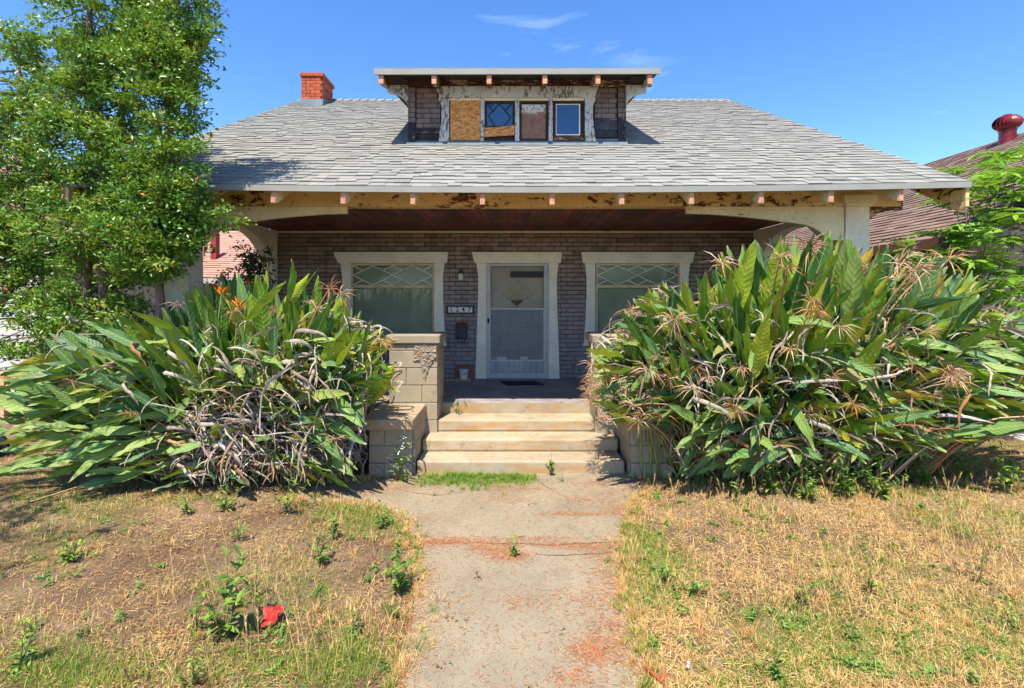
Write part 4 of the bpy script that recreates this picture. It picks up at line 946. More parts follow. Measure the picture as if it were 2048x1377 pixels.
# right: brown roof running away from the street
t = thing('neighbour_house', (9.5, 12, 0), 'neighbouring tan house with a long brown shingle roof, right of the bungalow', 'house')
ex_, ez, rx, rz = 6.5, 2.93, 11.4, 5.70
stepped_roof('roof', 'brown_shingle', t, (ex_, 24, ez), (ex_, 7.0, ez), (rx, 7.0, rz), (rx, 24, rz))
mb = MB(); mb.prism([(rx, rz), (17.5, ez), (17.5, ez - 0.1), (rx, rz - 0.1), (ex_, ez - 0.1), (ex_, ez - 0.02)], 'y', 7.0, 24); mb.build('roof_slope', M['brown_shingle'], t)
mb = MB(); mb.box(ex_ - 0.03, ex_ - 0.004, 7.0, 24, ez - 0.16, ez + 0.01); mb.build('fascia', M['plywood'], t)
mb = MB(); mb.box(6.95, 17.0, 7.6, 23.5, 0, ez - 0.03); mb.prism([(6.95, ez - 0.03), (17.0, ez - 0.03), (rx, rz - 0.15)], 'y', 7.6, 7.8); mb.build('wall', M['tan_wall'], t)
for y in (9.2, 13.5):
    mb = MB(); mb.box(6.93, 6.948, y, y + 1.1, 1.1, 2.3); w = mb.build('window', M['interior'], t)
    mb = MB()
    for q in ((y - 0.06, y, 1.04, 2.36), (y + 1.1, y + 1.16, 1.04, 2.36), (y, y + 1.1, 2.3, 2.36), (y, y + 1.1, 1.04, 1.1)): mb.box(6.90, 6.948, q[0], q[1], q[2], q[3])
    mb.build('frame', M['white_wall'], w)
# turbine vent on its ridge
vx, vy = 11.05, 11.15; vz = ez + (rz - ez) * (vx - ex_) / (rx - ex_)
mb = MB(); mb.lathe(vx, vy, [(0.16, vz - 0.12), (0.15, vz + 0.20), (0.17, vz + 0.26)], 16); tv = mb.build('turbine_vent', M['red_metal'], t, smooth=True, label='red spherical turbine vent on the brown roof')
mb = MB(); mb.lathe(vx, vy, [(0.13, vz + 0.27), (0.17, vz + 0.33), (0.19, vz + 0.41), (0.17, vz + 0.50), (0.10, vz + 0.57), (0.001, vz + 0.58)], 16); mb.build('core', M['interior'], tv, smooth=True)
for i in range(20):
    a0 = 2 * math.pi * i / 20; mb = MB(); v = []; n = 8
    for j in range(n + 1):
        f = j / n; r = 0.17 + 0.075 * math.sin(math.pi * f) ** 0.8 - 0.06 * f * f; zz = vz + 0.27 + 0.32 * f
        if j == n: r = 0.06
        for q in (0, 1): aa = a0 + q * 0.30 + f * 0.25; rr = r + (0.03 if q else 0) * math.sin(math.pi * f); v.append((vx + rr * math.cos(aa), vy + rr * math.sin(aa), zz))
    mb.add(v, [(2 * j, 2 * j + 1, 2 * j + 3, 2 * j + 2) for j in range(n)]); mb.build('vane', M['red_metal'], tv, smooth=True)
mb = MB(); mb.lathe(vx, vy, [(0.001, vz + 0.615), (0.07, vz + 0.60), (0.09, vz + 0.575)], 12); mb.build('vent_cap', M['red_metal'], tv, smooth=True)
# left, far: yellow house with a pink-red roof
t = thing('yellow_house', (-9, 17, 0), 'yellow house with a pinkish shingle roof seen through the porch opening', 'house')
yx1 = PX(462, 14.0); 
mb = MB(); mb.box(-14.5, yx1 - 0.25, 14.2, 21, 0, PZ(545, 14)); mb.build('wall', M['yellow_wall'], t)
e1 = PZ(546, 13.8)
stepped_roof('roof', 'pink_shingle', t, (-15, 13.8, e1), (yx1 + 0.5, 13.8, e1 - 0.15), (yx1 - 0.8, 17.2, 4.3), (-14, 17.2, 4.3), 0.16, 0.35)
stepped_roof('roof', 'pink_shingle', t, (yx1 + 0.5, 13.8, e1 - 0.15), (yx1 + 0.9, 21, e1 - 0.15), (yx1 - 0.8, 17.3, 4.3), (yx1 - 0.8, 17.2, 4.3), 0.16, 0.35)
mb = MB(); mb.box(-15, yx1 + 0.5, 13.74, 13.80, e1 - 0.30, e1 - 0.15); mb.build('fascia', M['white_wall'], t)
mb = MB(); x = PX(427, 15.0); mb.box(x - 0.03, x + 0.13, 14.9, 15.1, 2.9, 3.95); mb.build('chimney', M['red_box'], t)
mb = MB(); x = PX(415, 14.1); mb.box(x - 0.3, x + 0.5, 14.14, 14.19, 0.9, 2.0); w = mb.build('window', M['interior'], t)
mb = MB(); mb.box(x - 0.38, x + 0.58, 14.12, 14.17, 2.0, 2.1); mb.box(x - 0.38, x + 0.58, 14.12, 14.17, 0.8, 0.9); mb.build('window_frame', M['sash'], w)
# left, near: white clapboard garage behind the trees
t = thing('white_garage', (-10, 10, 0), 'white clapboard outbuilding behind the trees at the left edge', 'outbuilding')
gx = PX(112, 9.0); mb = MB(); mb.box(-15, gx, 9.0, 12.5, 0, 3.1); mb.prism([(-15, 3.1), (gx, 3.1), (-11.5, 5.2)], 'y', 9.0, 12.5); mb.build('wall', M['white_wall'], t)
z = 0.12
while z < 3.0:
    mb = MB(); mb.prism([(8.975, z), (8.998, z), (8.998, z + 0.2), (8.985, z + 0.2)], 'x', -15, gx); mb.build('clapboard', M['white_wall'], t); z += 0.205
stepped_roof('roof', 'pink_shingle', t, (gx + 0.4, 8.7, 2.92), (gx + 0.4, 12.8, 2.92), (-11.5, 12.8, 5.35), (-11.5, 8.7, 5.35), 0.16, 0.35)
stepped_roof('roof', 'pink_shingle', t, (-15.4, 8.7, 2.92), (-15.4, 12.8, 2.92), (-11.5, 12.8, 5.36), (-11.5, 8.7, 5.36), 0.16, 0.35)
mb = MB(); mb.box(-15, gx + 0.02, 8.9, 8.97, -0.02, 0.11); mb.build('plinth', M['plywood'], t)
mb = MB(); mb.tube([(gx - 0.25, 8.93, 0.1), (gx - 0.25, 8.93, 3.0)], 0.05, 8); dp = mb.build('downpipe', M['white_wall'], t)
mb = MB(); x, y = GND(3, 838); mb.box(x - 0.12, x + 0.10, y - 0.06, y + 0.06, -0.02, 0.80); tag(mb.build('gate_post', M['plank'], bevel=0.006), 'tan wooden gate post at the left edge of the yard', 'post')
# wheeled bin whose wheel pokes into view
x, y = PX(-6, 6.35), 6.35
t = thing('wheeled_bin', (x - 0.35, y, 0), 'black wheeled bin standing at the left edge with one wheel showing', 'bin')
for yy in (y - 0.53, y - 0.03):
    mb = MB(); ring = []
    w = [(0.0, 0.02), (0.06, 0.02), (0.07, 0.0), (0.12, 0.0), (0.145, 0.012), (0.145, 0.05), (0.12, 0.06), (0.0, 0.05)]
    n = 20; vs = [(x + r * math.cos(2 * math.pi * j / n), yy + d_, 0.145 + r * math.sin(2 * math.pi * j / n)) for r, d_ in w for j in range(n)]
    mb.add(vs, [(i * n + j, (i + 1) * n + j, (i + 1) * n + (j + 1) % n, i * n + (j + 1) % n) for i in range(len(w) - 1) for j in range(n)]); mb.build('wheel', M['navy_plastic'], t)
mb = MB(); mb.box(x - 0.75, x - 0.12, y - 0.45, y - 0.05, 0.05, 0.95); mb.build('body', M['navy_plastic'], t, bevel=0.03)
mb = MB(); mb.box(x - 0.78, x - 0.1, y - 0.48, y - 0.04, 0.955, 1.01); mb.build('lid', M['navy_plastic'], t, bevel=0.02)
mb = MB(); mb.tube([(x, y - 0.5, 0.145), (x, y + 0.02, 0.145)], 0.012, 6); mb.build('axle', M['black'], t)
# ------------------------------------------------------------------ leaf clouds, trees
def leaf_cloud(centres, per, size, spread, rs, flat=0.5):
    # centres (n,3); each leaf a folded diamond, clustered along short twigs
    n = len(centres); N = n * per
    c = np.repeat(np.asarray(centres), per, axis=0)
    tw = rs.normal(size=(n * max(1, per // 12), 3)); tw /= np.linalg.norm(tw, axis=1)[:, None]; tw[:, 2] = np.abs(tw[:, 2]) * 0.6
    twi = np.repeat(np.arange(len(tw)), int(math.ceil(N / len(tw))))[:N]; T = tw[twi]
    d = rs.rand(N)[:, None] * spread * 1.3
    p = c + T * d + rs.normal(size=(N, 3)) * spread * 0.22
    ax = T + rs.normal(size=(N, 3)) * 0.8; ax /= np.linalg.norm(ax, axis=1)[:, None]
    nn = rs.normal(size=(N, 3)) * 0.55 + np.array([0, -0.25, flat]); side = np.cross(ax, nn); side /= np.linalg.norm(side, axis=1)[:, None] + 1e-9
    up = np.cross(side, ax); s = (size * (0.65 + 0.7 * rs.rand(N)))[:, None]
    b0 = p; l = p + ax * s * 0.45 + side * s * 0.24 + up * s * 0.07; r_ = p + ax * s * 0.45 - side * s * 0.24 + up * s * 0.07; tp = p + ax * s - up * s * 0.08
    V = np.stack([b0, l, tp, r_], 1).reshape(-1, 3); i = np.arange(N) * 4
    Fc = np.concatenate([np.stack([i, i + 2, i + 1], 1), np.stack([i, i + 3, i + 2], 1)])
    base = np.repeat(rs.rand(n), per) * 0.62 + rs.rand(N) * 0.30; sp = rs.rand(N); base = np.where(sp > 0.985, 0.99, np.clip(base, 0, 0.88))
    return V, Fc, np.concatenate([base, base])
def limb(mb, a, b, r0, r1, wob=0.08, n=6, sides=6):
    a, b = Vector(a), Vector(b); L = (b - a).length; pts = []
    for i in range(n + 1):
        f = i / n; w = math.sin(math.pi * f) * wob * L
        pts.append(a.lerp(b, f) + Vector((rng.uniform(-1, 1) * w * 0.4, rng.uniform(-1, 1) * w * 0.4, w * 0.3)))
    mb.tube(pts, [r0 + (r1 - r0) * i / n for i in range(n + 1)], sides); return pts
def tree(name, label, trunks, ells, D0, D1, ncl, per, size, spread, mat='tree_leaf', seed=1, group=None, blend=0.045):
    rs = np.random.RandomState(seed)
    root = thing(name, (trunks[0][0][0], trunks[0][0][1], 0), label, 'tree', group)
    mb = MB(); tpts = []
    for tr in trunks:
        P = [Vector(p) for p in tr]; out = []
        for a, b in zip(P, P[1:]):
            for i in range(5): out.append(a.lerp(b, i / 5) + Vector((rng.uniform(-1, 1), rng.uniform(-1, 1), 0)) * 0.015)
        out.append(P[-1]); n = len(out)
        mb.tube(out, [blend * (1 - 0.75 * i / n) + 0.006 for i in range(n)], 8); tpts += out
    mb.build('trunk', M['bark'], root, smooth=True)
    ar = np.array([e[2] * e[3] * (e[4] if len(e) > 4 else 1) for e in ells], float); ar /= ar.sum()
    cs = []
    for k in rs.choice(len(ells), ncl, p=ar):
        e = ells[k]; a = rs.rand() * 2 * math.pi; r = math.sqrt(rs.rand()); px = e[0] + e[2] * r * math.cos(a); py = e[1] + e[3] * r * math.sin(a)
        D = rs.uniform(D0, D1) if len(e) < 6 else rs.uniform(e[5], e[6]); cs.append((PX(px, D), D, PZ(py, D)))
    mb = MB()
    for c in cs[::3]:
        c = Vector(c); best = min(tpts, key=lambda p: (p - c).length + (0.6 if p.z > c.z else 0)); limb(mb, best, c, 0.012, 0.003, 0.06, 4, 4)
    mb.build('branches', M['bark'], root)
    V, Fc, T = leaf_cloud(cs, per, size, spread, rs)
    o = bulk('crown', V, Fc, M[mat], T, root); o['kind'] = 'stuff'
    return root
E1 = [(e[0] - 8,) + tuple(e[1:]) for e in [(345, 45, 90, 75), (380, 120, 55, 50), (330, 150, 60, 45), (378, 215, 28, 60), (335, 250, 40, 50), (388, 310, 30, 24, 1.2), (385, 352, 32, 18, 1.2), (320, 320, 55, 40), (350, 400, 70, 40), (345, 455, 80, 45, 1.2),
      (360, 510, 45, 40), (265, 430, 80, 60), (290, 510, 60, 50), (330, 560, 25, 25, 0.5), (385, -70, 80, 70), (460, 440, 25, 20, 1.2), (295, 90, 50, 60)]]
tree('slender_tree', 'slender pale-trunked tree rising in front of the left porch column past the roof edge',
     [[(PX(320, 5.55), 5.55, 0), (PX(318, 5.5), 5.5, PZ(600, 5.5)), (PX(322, 5.45), 5.45, PZ(480, 5.45)), (PX(338, 5.4), 5.4, PZ(300, 5.4)), (PX(350, 5.35), 5.35, PZ(100, 5.35)), (PX(360, 5.3), 5.3, PZ(-90, 5.3))]],
     E1, 5.0, 5.75, 400, 92, 0.052, 0.14, seed=3)
E2 = [(190, 40, 110, 90, 1.2), (150, 120, 95, 60), (235, 130, 90, 70), (210, 220, 100, 80, 1.2), (110, 200, 80, 60), (150, 300, 110, 60), (230, 330, 70, 60), (180, 390, 120, 60), (150, 470, 120, 60), (200, 560, 110, 55), (160, 630, 100, 45, 0.8), (200, -60, 110, 60), (235, 600, 55, 50)]
tree('bushy_tree', 'tall bushy tree with several brown trunks, tallest of the left group',
     [[(PX(205, 5.9), 5.9, 0), (PX(205, 5.9), 5.9, PZ(560, 5.9)), (PX(215, 5.85), 5.85, PZ(400, 5.85)), (PX(190, 5.8), 5.8, PZ(230, 5.8)), (PX(178, 5.8), 5.8, PZ(40, 5.8)), (PX(185, 5.8), 5.8, PZ(-80, 5.8))],
      [(PX(185, 6.0), 6.0, 0), (PX(175, 6.0), 6.0, PZ(500, 6)), (PX(240, 6.0), 6.0, PZ(260, 6)), (PX(262, 6.0), 6.0, PZ(80, 6))]],
     E2, 5.3, 6.6, 540, 92, 0.054, 0.145, seed=4, blend=0.055)
E3 = [(30, 100, 40, 45), (60, 160, 40, 30), (45, 240, 70, 45), (20, 330, 60, 50), (60, 400, 80, 50), (40, 480, 80, 60, 1.2), (50, 570, 85, 55, 1.2), (90, 640, 75, 40, 0.8), (60, 705, 65, 35, 0.6), (-60, 250, 60, 120), (-60, 450, 60, 120), (130, 690, 45, 30, 0.6)]
tree('leaning_tree', 'lower leafy tree at the left edge with foliage nearly to the ground',
     [[(PX(-90, 6.6), 6.6, 0), (PX(-20, 6.5), 6.5, PZ(640, 6.5)), (PX(30, 6.5), 6.5, PZ(560, 6.5)), (PX(60, 6.4), 6.4, PZ(400, 6.4)), (PX(50, 6.4), 6.4, PZ(220, 6.4)), (PX(30, 6.4), 6.4, PZ(90, 6.4))]],
     E3, 6.0, 7.0, 390, 88, 0.055, 0.155, seed=5, blend=0.05)
# the tree outside the frame whose shade falls over the lawn's left corner
rs = np.random.RandomState(9)
t = thing('shade_tree', (-6.6, 1.6, 0), 'tree beside the lawn whose shadow falls across its left corner', 'tree')
mb = MB(); limb(mb, (-6.6, 1.6, -0.05), (-6.3, 1.7, 3.2), 0.12, 0.06, 0.04, 8, 8); mb.build('trunk', M['bark'], t, smooth=True)
cs = [(-5.9 + rs.normal() * 0.8, 2.3 + rs.normal() * 0.75, 3.3 + rs.normal() * 0.5) for i in range(150)]
cs = [c for c in cs if 1024 + 1000 * (c[0] + 0.45) / max(c[1], 0.3) < 0]
mb = MB()
for c in cs[::3]: limb(mb, (-6.35, 1.7, 2.7), c, 0.015, 0.004, 0.05, 4, 4)
mb.build('branches', M['bark'], t)
V, Fc, T = leaf_cloud(cs, 60, 0.07, 0.2, rs); o = bulk('crown', V, Fc, M['tree_leaf'], T, t); o['kind'] = 'stuff'
# distant trees through the porch gap and dark bush beside the house
for (nm, lab, px, py, D, rx, ry, nc_, mat, sd) in (
        ('distant_tree', 'sunlit green tree beyond the yellow house roof', 470, 455, 22, 60, 45, 60, 'far_leaf', 21),
        ('distant_tree', 'tree far behind the gap under the right arch', 1600, 500, 34, 40, 40, 50, 'far_leaf', 22)):
    rs = np.random.RandomState(sd); x, z = PX(px, D), PZ(py, D); t = thing(nm, (x, D, 0), lab, 'tree')
    mb = MB(); limb(mb, (x, D, 0), (x, D, z), 0.2, 0.08, 0.03); mb.build('trunk', M['bark'], t)
    k = D / 1000.; cs = [(x + rs.normal() * rx * k * 0.55, D + rs.normal() * 1.0, z + rs.normal() * ry * k * 0.55) for i in range(nc_)]
    V, Fc, T = leaf_cloud(cs, 60, 0.22, 0.55, rs); o = bulk('crown', V, Fc, M[mat], T, t); o['kind'] = 'stuff'
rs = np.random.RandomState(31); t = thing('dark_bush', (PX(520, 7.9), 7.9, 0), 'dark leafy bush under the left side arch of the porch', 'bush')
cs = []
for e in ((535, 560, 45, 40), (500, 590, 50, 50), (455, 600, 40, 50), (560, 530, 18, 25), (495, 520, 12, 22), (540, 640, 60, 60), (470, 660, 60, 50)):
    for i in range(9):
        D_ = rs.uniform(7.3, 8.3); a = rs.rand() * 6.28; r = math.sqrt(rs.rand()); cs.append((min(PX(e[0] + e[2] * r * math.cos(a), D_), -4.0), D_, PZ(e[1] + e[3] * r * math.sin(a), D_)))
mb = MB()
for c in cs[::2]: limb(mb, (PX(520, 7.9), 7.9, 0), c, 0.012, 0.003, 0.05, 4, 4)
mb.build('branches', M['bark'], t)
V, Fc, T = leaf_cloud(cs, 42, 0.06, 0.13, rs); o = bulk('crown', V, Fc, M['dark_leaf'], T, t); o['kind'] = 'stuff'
rs = np.random.RandomState(32); t = thing('small_bush', (PX(42, 8.5), 8.5, 0), 'small dark bush by the white wall at the left edge', 'bush')
cs = [(PX(42, 8.5) + rs.normal() * 0.13, 8.5 + rs.normal() * 0.1, 0.35 + rs.normal() * 0.2) for i in range(16)]
mb = MB(); [limb(mb, (PX(42, 8.5), 8.5, 0), c, 0.01, 0.003, 0.05, 3, 4) for c in cs]; mb.build('branches', M['bark'], t)
V, Fc, T = leaf_cloud(cs, 30, 0.06, 0.1, rs); o = bulk('crown', V, Fc, M['dark_leaf'], T, t); o['kind'] = 'stuff'

# ------------------------------------------------------------------ bird-of-paradise clumps
def spath(L, l0, l1, n, pw=1.6):
    p = Vector((0, 0, 0)); out = [(p.copy(), l0)]
    for i in range(n):
        f = (i + 0.5) / n; th = l0 + (l1 - l0) * f ** pw; p = p + Vector((0, math.sin(th), math.cos(th))) * (L / n); out.append((p.copy(), l0 + (l1 - l0) * ((i + 1) / n) ** pw))
    return out
def strel_leaf(Lp, Lb, Wd, l0, l1, twist, fold, seed, torn=False):
    r = random.Random(seed); mb = MB(); np_, nb = 6, 12; n = np_ + nb
    tot = Lp + Lb; P = []; p = Vector((0, 0, 0)); 
    ss = [Lp * i / np_ for i in range(np_ + 1)] + [Lp + Lb * (i + 1) / nb for i in range(nb)]
    pts = [(p.copy(), l0)]; xw = r.uniform(-0.12, 0.12)
    for a, b in zip(ss, ss[1:]):
        f = (a + b) / 2 / tot; th = l0 + (l1 - l0) * f ** 1.7; p = p + Vector((xw * f, math.sin(th), math.cos(th))) * (b - a); pts.append((p.copy(), th))
    mb.tube([q[0] for q in pts[:np_ + 1]], [0.013 - 0.006 * i / np_ for i in range(np_ + 1)], 5, 1, 0)
    V, U, Fs = [], [], []; cols = (-1, -0.5, 0, 0.5, 1); ph = r.uniform(0, 6)
    for i in range(nb + 1):
        t = i / nb; c, th = pts[np_ + i]; T = Vector((0, math.sin(th), math.cos(th))); Nn = Vector((0, -math.cos(th), math.sin(th))); B = Vector((1, 0, 0))
        tw = twist * (0.4 + 0.6 * t); Rm = Matrix.Rotation(tw, 3, T); Nn = Rm @ Nn; B = Rm @ B
        w = Wd / 2 * (math.sin(math.pi * min(1, 0.04 + 0.96 * t ** 0.78)) ** 0.72) if t < 1 else 0.004
        w = max(w, 0.004)
        for u in cols:
            wav = 0.012 * math.sin(t * 17 + ph + u * 2) * abs(u); cut = (0.55 if torn and r.random() < 0.22 and abs(u) == 1 else 1)
            V.append(c + B * (u * w * cut) + Nn * (abs(u) ** 1.3 * w * fold + wav - 0.25 * w * abs(u) ** 2)); U.append((u, t))
    for i in range(nb):
        for j in range(4): a = i * 5 + j; Fs.append((a, a + 5, a + 6, a + 1))
    mb.add(V, Fs, 0, 0.0, U); mb.tip = pts[-1][0].copy(); mb.mid = pts[np_ + nb // 2][0].copy(); return mb
LV = []
for k in range(60):
    r = random.Random(100 + k); cl = k % 5          # 0 upright .. 3 drooping, 4 the skirt of low arching leaves
    l0 = R([3, 20, 44, 66, 84][cl] + r.uniform(-4, 6)); l1 = R([12, 32, 58, 84, 112][cl] + r.uniform(-8, 10) * (1 if cl < 4 else 2.4))
    mbx = strel_leaf(r.uniform(0.85, 1.35) if cl < 4 else r.uniform(0.25, 0.55), r.uniform(0.55, 0.92), r.uniform(0.10, 0.16), l0, l1, r.choice((-1, 1)) * (r.uniform(0.1, 1.2) if cl < 2 else r.uniform(0.5, 1.5)), r.uniform(0.2, 0.7), 300 + k, k % 2 == 0)
    LV.append((cl, mbx.mesh('leaf', [M['strel'], M['petiole']], True), mbx))
def ribbon(L, w, l0, l1, seed):
    r = random.Random(seed); mb = MB(); n = 10; p = Vector((0, 0, 0)); V, U = [], []; az = 0; tw = r.uniform(0, 6)
    for i in range(n + 1):
        f = i / n; th = l0 + (l1 - l0) * f; az += r.uniform(-0.55, 0.55); T = Vector((math.sin(th) * math.sin(az), math.sin(th) * math.cos(az), math.cos(th)))
        B = T.cross(Vector((math.cos(tw), math.sin(tw), 0.4))).normalized(); Nn = T.cross(B); tw += r.uniform(-0.5, 0.9)
        ww = w / 2 * (0.25 + math.sin(math.pi * f) ** 0.8) * r.uniform(0.7, 1.2)
        for u in (-1, 0, 1): V.append(p + B * u * ww + Nn * abs(u) * ww * 0.9)
        p = p + T * (L / n)
    mb.add(V, [(i * 3 + j, i * 3 + 3 + j, i * 3 + 4 + j, i * 3 + 1 + j) for i in range(n) for j in range(2)], 0, 0.0); mb.tip = p; return mb
RV = [ribbon(random.Random(k).uniform(0.28, 0.75), (random.Random(k + 50).uniform(0.008, 0.022) if k % 6 else random.Random(k + 50).uniform(0.018, 0.034)), R([70, 40, 95][k % 3]), R([160, 174, 186][k % 3] if k % 5 else 105), 700 + k) for k in range(18)]
RM = [q.mesh('dried_leaf', M['dried'], True) for q in RV]
def spent(L, l0, l1, seed, live=False):
    r = random.Random(seed); mb = MB(); pts = spath(L, l0, l1, 8); P = [q[0] for q in pts]
    mb.tube(P, [0.0075 - 0.003 * i / 8 for i in range(9)], 5, 1 if live else 0, 0.0)
    tip = P[-1]; th = pts[-1][1]; T = Vector((0, math.sin(th), math.cos(th)))
    if live:
        V = [tip + Vector((0, 0, 0.0)), tip + Vector((0, 0.18, 0.03)), tip + Vector((0.012, 0.05, -0.02)), tip + Vector((-0.012, 0.05, -0.02)), tip + Vector((0, 0.05, 0.02))]
        mb.add(V, [(0, 2, 1), (0, 1, 3), (0, 4, 2), (2, 4, 1), (0, 3, 4), (3, 1, 4)], 2)
    for i in range(7 if live else r.randint(16, 24)):
        d = (T * (0.4 if not live else 0.8) + Vector((r.gauss(0, 1), r.gauss(0, 1), r.gauss(0, 0.8) + (0.8 if live else 0.1)))).normalized(); Ls = r.uniform(0.07, 0.20) if not live else r.uniform(0.10, 0.15)
        s = d.cross(Vector((r.random(), r.random(), 0.3))).normalized() * (0.0042 if not live else 0.014); m1 = tip + d * Ls * 0.5 + Vector((0, 0, 0.01)); e = tip + d * Ls - Vector((0, 0, 0.03 if not live else 0)); nn = d.cross(s).normalized() * (s.length * 0.7)
        mb.add([tip, m1 + s, e, m1 - s, m1 + nn], [(0, 1, 4), (1, 2, 4), (2, 3, 4), (3, 0, 4)], 3 if live else 0, r.random() * 0.35)
    mb.tip = tip; return mb
SV = [spent(random.Random(k).uniform(1.0, 2.0), R([6, 18, 34][k % 3]), R([40, 75, 100][k % 3]), 900 + k) for k in range(15)]
SM = [q.mesh('dried_flower', [M['spent'], M['petiole']], False) for q in SV]
LIVE = spent(1.0, R(4), R(14), 77, True); LIVEM = LIVE.mesh('flower', [M['spent'], M['petiole'], M['bract'], M['orange_petal']])

def clump(root, cx, cy, rx, ry, nleaf, extra, ndry, dryx, nfl, ok, scale, seed, hs, okd=None, ww=(0.2, 0.2, 0.2, 0.2, 0.2)):
    r = random.Random(seed)
    def place(V_, want):
        out = []; guard = 0
        while len(out) < want and guard < want * 60:
            guard += 1
            a = r.uniform(0, 2 * math.pi); q = math.sqrt(r.random()); bx, by = cx + rx * q * math.cos(a), cy + ry * q * math.sin(a)
            cl = min(3, max(0, int(q * 3.3 + r.uniform(-0.9, 1.0))))
            dx, dy = math.cos(a) * q * 1.8 + r.gauss(0, 0.35), math.sin(a) * q + r.gauss(0, 0.55) - 0.15; az = math.atan2(-dx, dy)
            yield_ = (cl, bx, by, az)
            it = V_(yield_, r)
            if it is None: continue
            out.append(it)
        return out
    def vleaf(y, r):
        cl, bx, by, az = y
        cl = r.choices((0, 1, 2, 3, 4), ww)[0]; zb = 0 if cl < 2 else r.uniform(0.0, 0.95) * (1 if cl == 2 else 1.15) * hs(bx)
        if cl == 4: zb = r.uniform(0.08, 1.35) * hs(bx); by = cy - ry * r.uniform(0.2, 1.05)
        if cl < 2: by = cy + ry * r.uniform(-0.35, 1.0)
        if cl >= 2: az = -math.atan2(r.gauss((bx - cx) / rx * 2.2, 0.75), -abs(r.gauss(0.0, 0.85)) if r.random() < 0.8 else 0.4)
        k = r.choice([i for i in range(len(LV)) if LV[i][0] == cl]); s = scale * r.uniform(0.72, 1.12) * (hs(bx) if cl < 2 else 0.86)
        Mx = Matrix.Translation((bx, by, zb)) @ Matrix.Rotation(az, 4, 'Z') @ Matrix.Rotation(r.gauss(0, 0.28), 4, 'Y') @ Matrix.Rotation(r.gauss(0, 0.22), 4, 'X') @ Matrix.Scale(s, 4)
        tp = Mx @ LV[k][2].tip; md = Mx @ LV[k][2].mid
        if tp.z < 0.03 or md.z < 0.08 or not ok(tp) or not ok(md): return None
        return (k, Mx, tp.y)
    L = place(vleaf, nleaf + extra); L.sort(key=lambda e: e[2])
    rest = MB()
    for i, (k, Mx, _) in enumerate(L):
        if i < nleaf: inst('leaf', LV[k][1], Mx, root)
        else: rest.merge(LV[k][2], Mx, r.random())
    if extra: tag(rest.build('leaf', [M['strel'], M['petiole']], root, smooth=True), kind='stuff')
    def vdry(y, r):
        cl, bx, by, az = y; k = r.randrange(len(RV)); h = r.random() ** 1.4 * 1.45 * hs(bx); s = r.uniform(0.7, 1.3)
        off = 0.15 + 0.9 * (h / 1.5) ; bx += -math.sin(az) * off * r.uniform(0.2, 1.0); by += math.cos(az) * off * r.uniform(0.2, 1.0)
        Mx = Matrix.Translation((bx, by, h + 0.12)) @ Matrix.Rotation(az + r.gauss(0, 0.8), 4, 'Z') @ Matrix.Rotation(r.gauss(0, 0.22), 4, 'Y') @ Matrix.Scale(s, 4)
        tp = Mx @ RV[k].tip
        if tp.z < 0.02 or not ok(tp) or not ok(Vector((bx, by, h))) or (okd and r.random() > okd(tp)): return None
        return (k, Mx, tp.y)
    L = place(vdry, ndry + dryx); L.sort(key=lambda e: e[2]); rest = MB()
    for i, (k, Mx, _) in enumerate(L):
        if i < ndry: inst('dried_leaf', RM[k], Mx, root)
        else: rest.merge(RV[k], Mx, r.random())
    if dryx: tag(rest.build('dried_leaf', M['dried'], root, smooth=True), kind='stuff')
    def vfl(y, r):
        cl, bx, by, az = y; k = r.choice([i for i in range(len(SV)) if i % 3 == min(2, cl)]); s = scale * r.uniform(0.75, 1.2) * hs(bx); by -= 0.12
        Mx = Matrix.Translation((bx, by + 0.05, r.uniform(0, 0.55))) @ Matrix.Rotation(az, 4, 'Z') @ Matrix.Rotation(r.uniform(-0.3, 0.3), 4, 'Y') @ Matrix.Scale(s * (1.05 if cl < 1 else 0.9), 4); tp = Mx @ SV[k].tip
        if tp.z < 0.30 or not ok(tp): return None
        return (k, Mx, tp.y)
    for k, Mx, _ in place(vfl, nfl): inst('dried_flower', SM[k], Mx, root)

lc = thing('bird_of_paradise_plant', (-3.0, 5.7, 0), 'huge sprawling bird-of-paradise clump left of the steps, with two orange flowers', 'plant', None)
def ok_l(p):
    px = CX + p.x * F / p.y; py = HY - (p.z - HC) * F / p.y
    if p.y > 6.32 or p.y < 4.75: return False
    if px > 800 or (px > 735 and py > 800) or (px > 700 and py < 600): return False
    top = np.interp(px, [-200, 0, 120, 240, 330, 420, 480, 560, 620, 700, 800], [800, 740, 640, 610, 600, 530, 540, 500, 520, 590, 680])
    return py > top and py < 985
def okd_l(p):
    px = CX + p.x * F / p.y; py = HY - (p.z - HC) * F / p.y
    return 1.0 if 380 < px < 740 and py > 740 else (0.35 if px > 380 and py > 640 else 0.10)
clump(lc, -3.05, 5.64, 1.35, 0.42, 298, 700, 295, 1500, 60, ok_l, 1.0, 41, lambda x: 1.16 if -3.6 < x < -2.1 else 1.04, okd_l, (0.24, 0.22, 0.16, 0.14, 0.30))
for px, py in ((427, 602), (463, 628)):
    D = 5.1; o = inst('flower', LIVEM, Matrix.Translation((PX(px, D), D, PZ(py, D) - 0.93)), lc); o['label'] = 'fresh orange flower'
rcl = thing('bird_of_paradise_plant', (3.6, 5.8, 0), 'largest bird-of-paradise clump right of the steps, full of spent brown flower heads', 'plant', None)
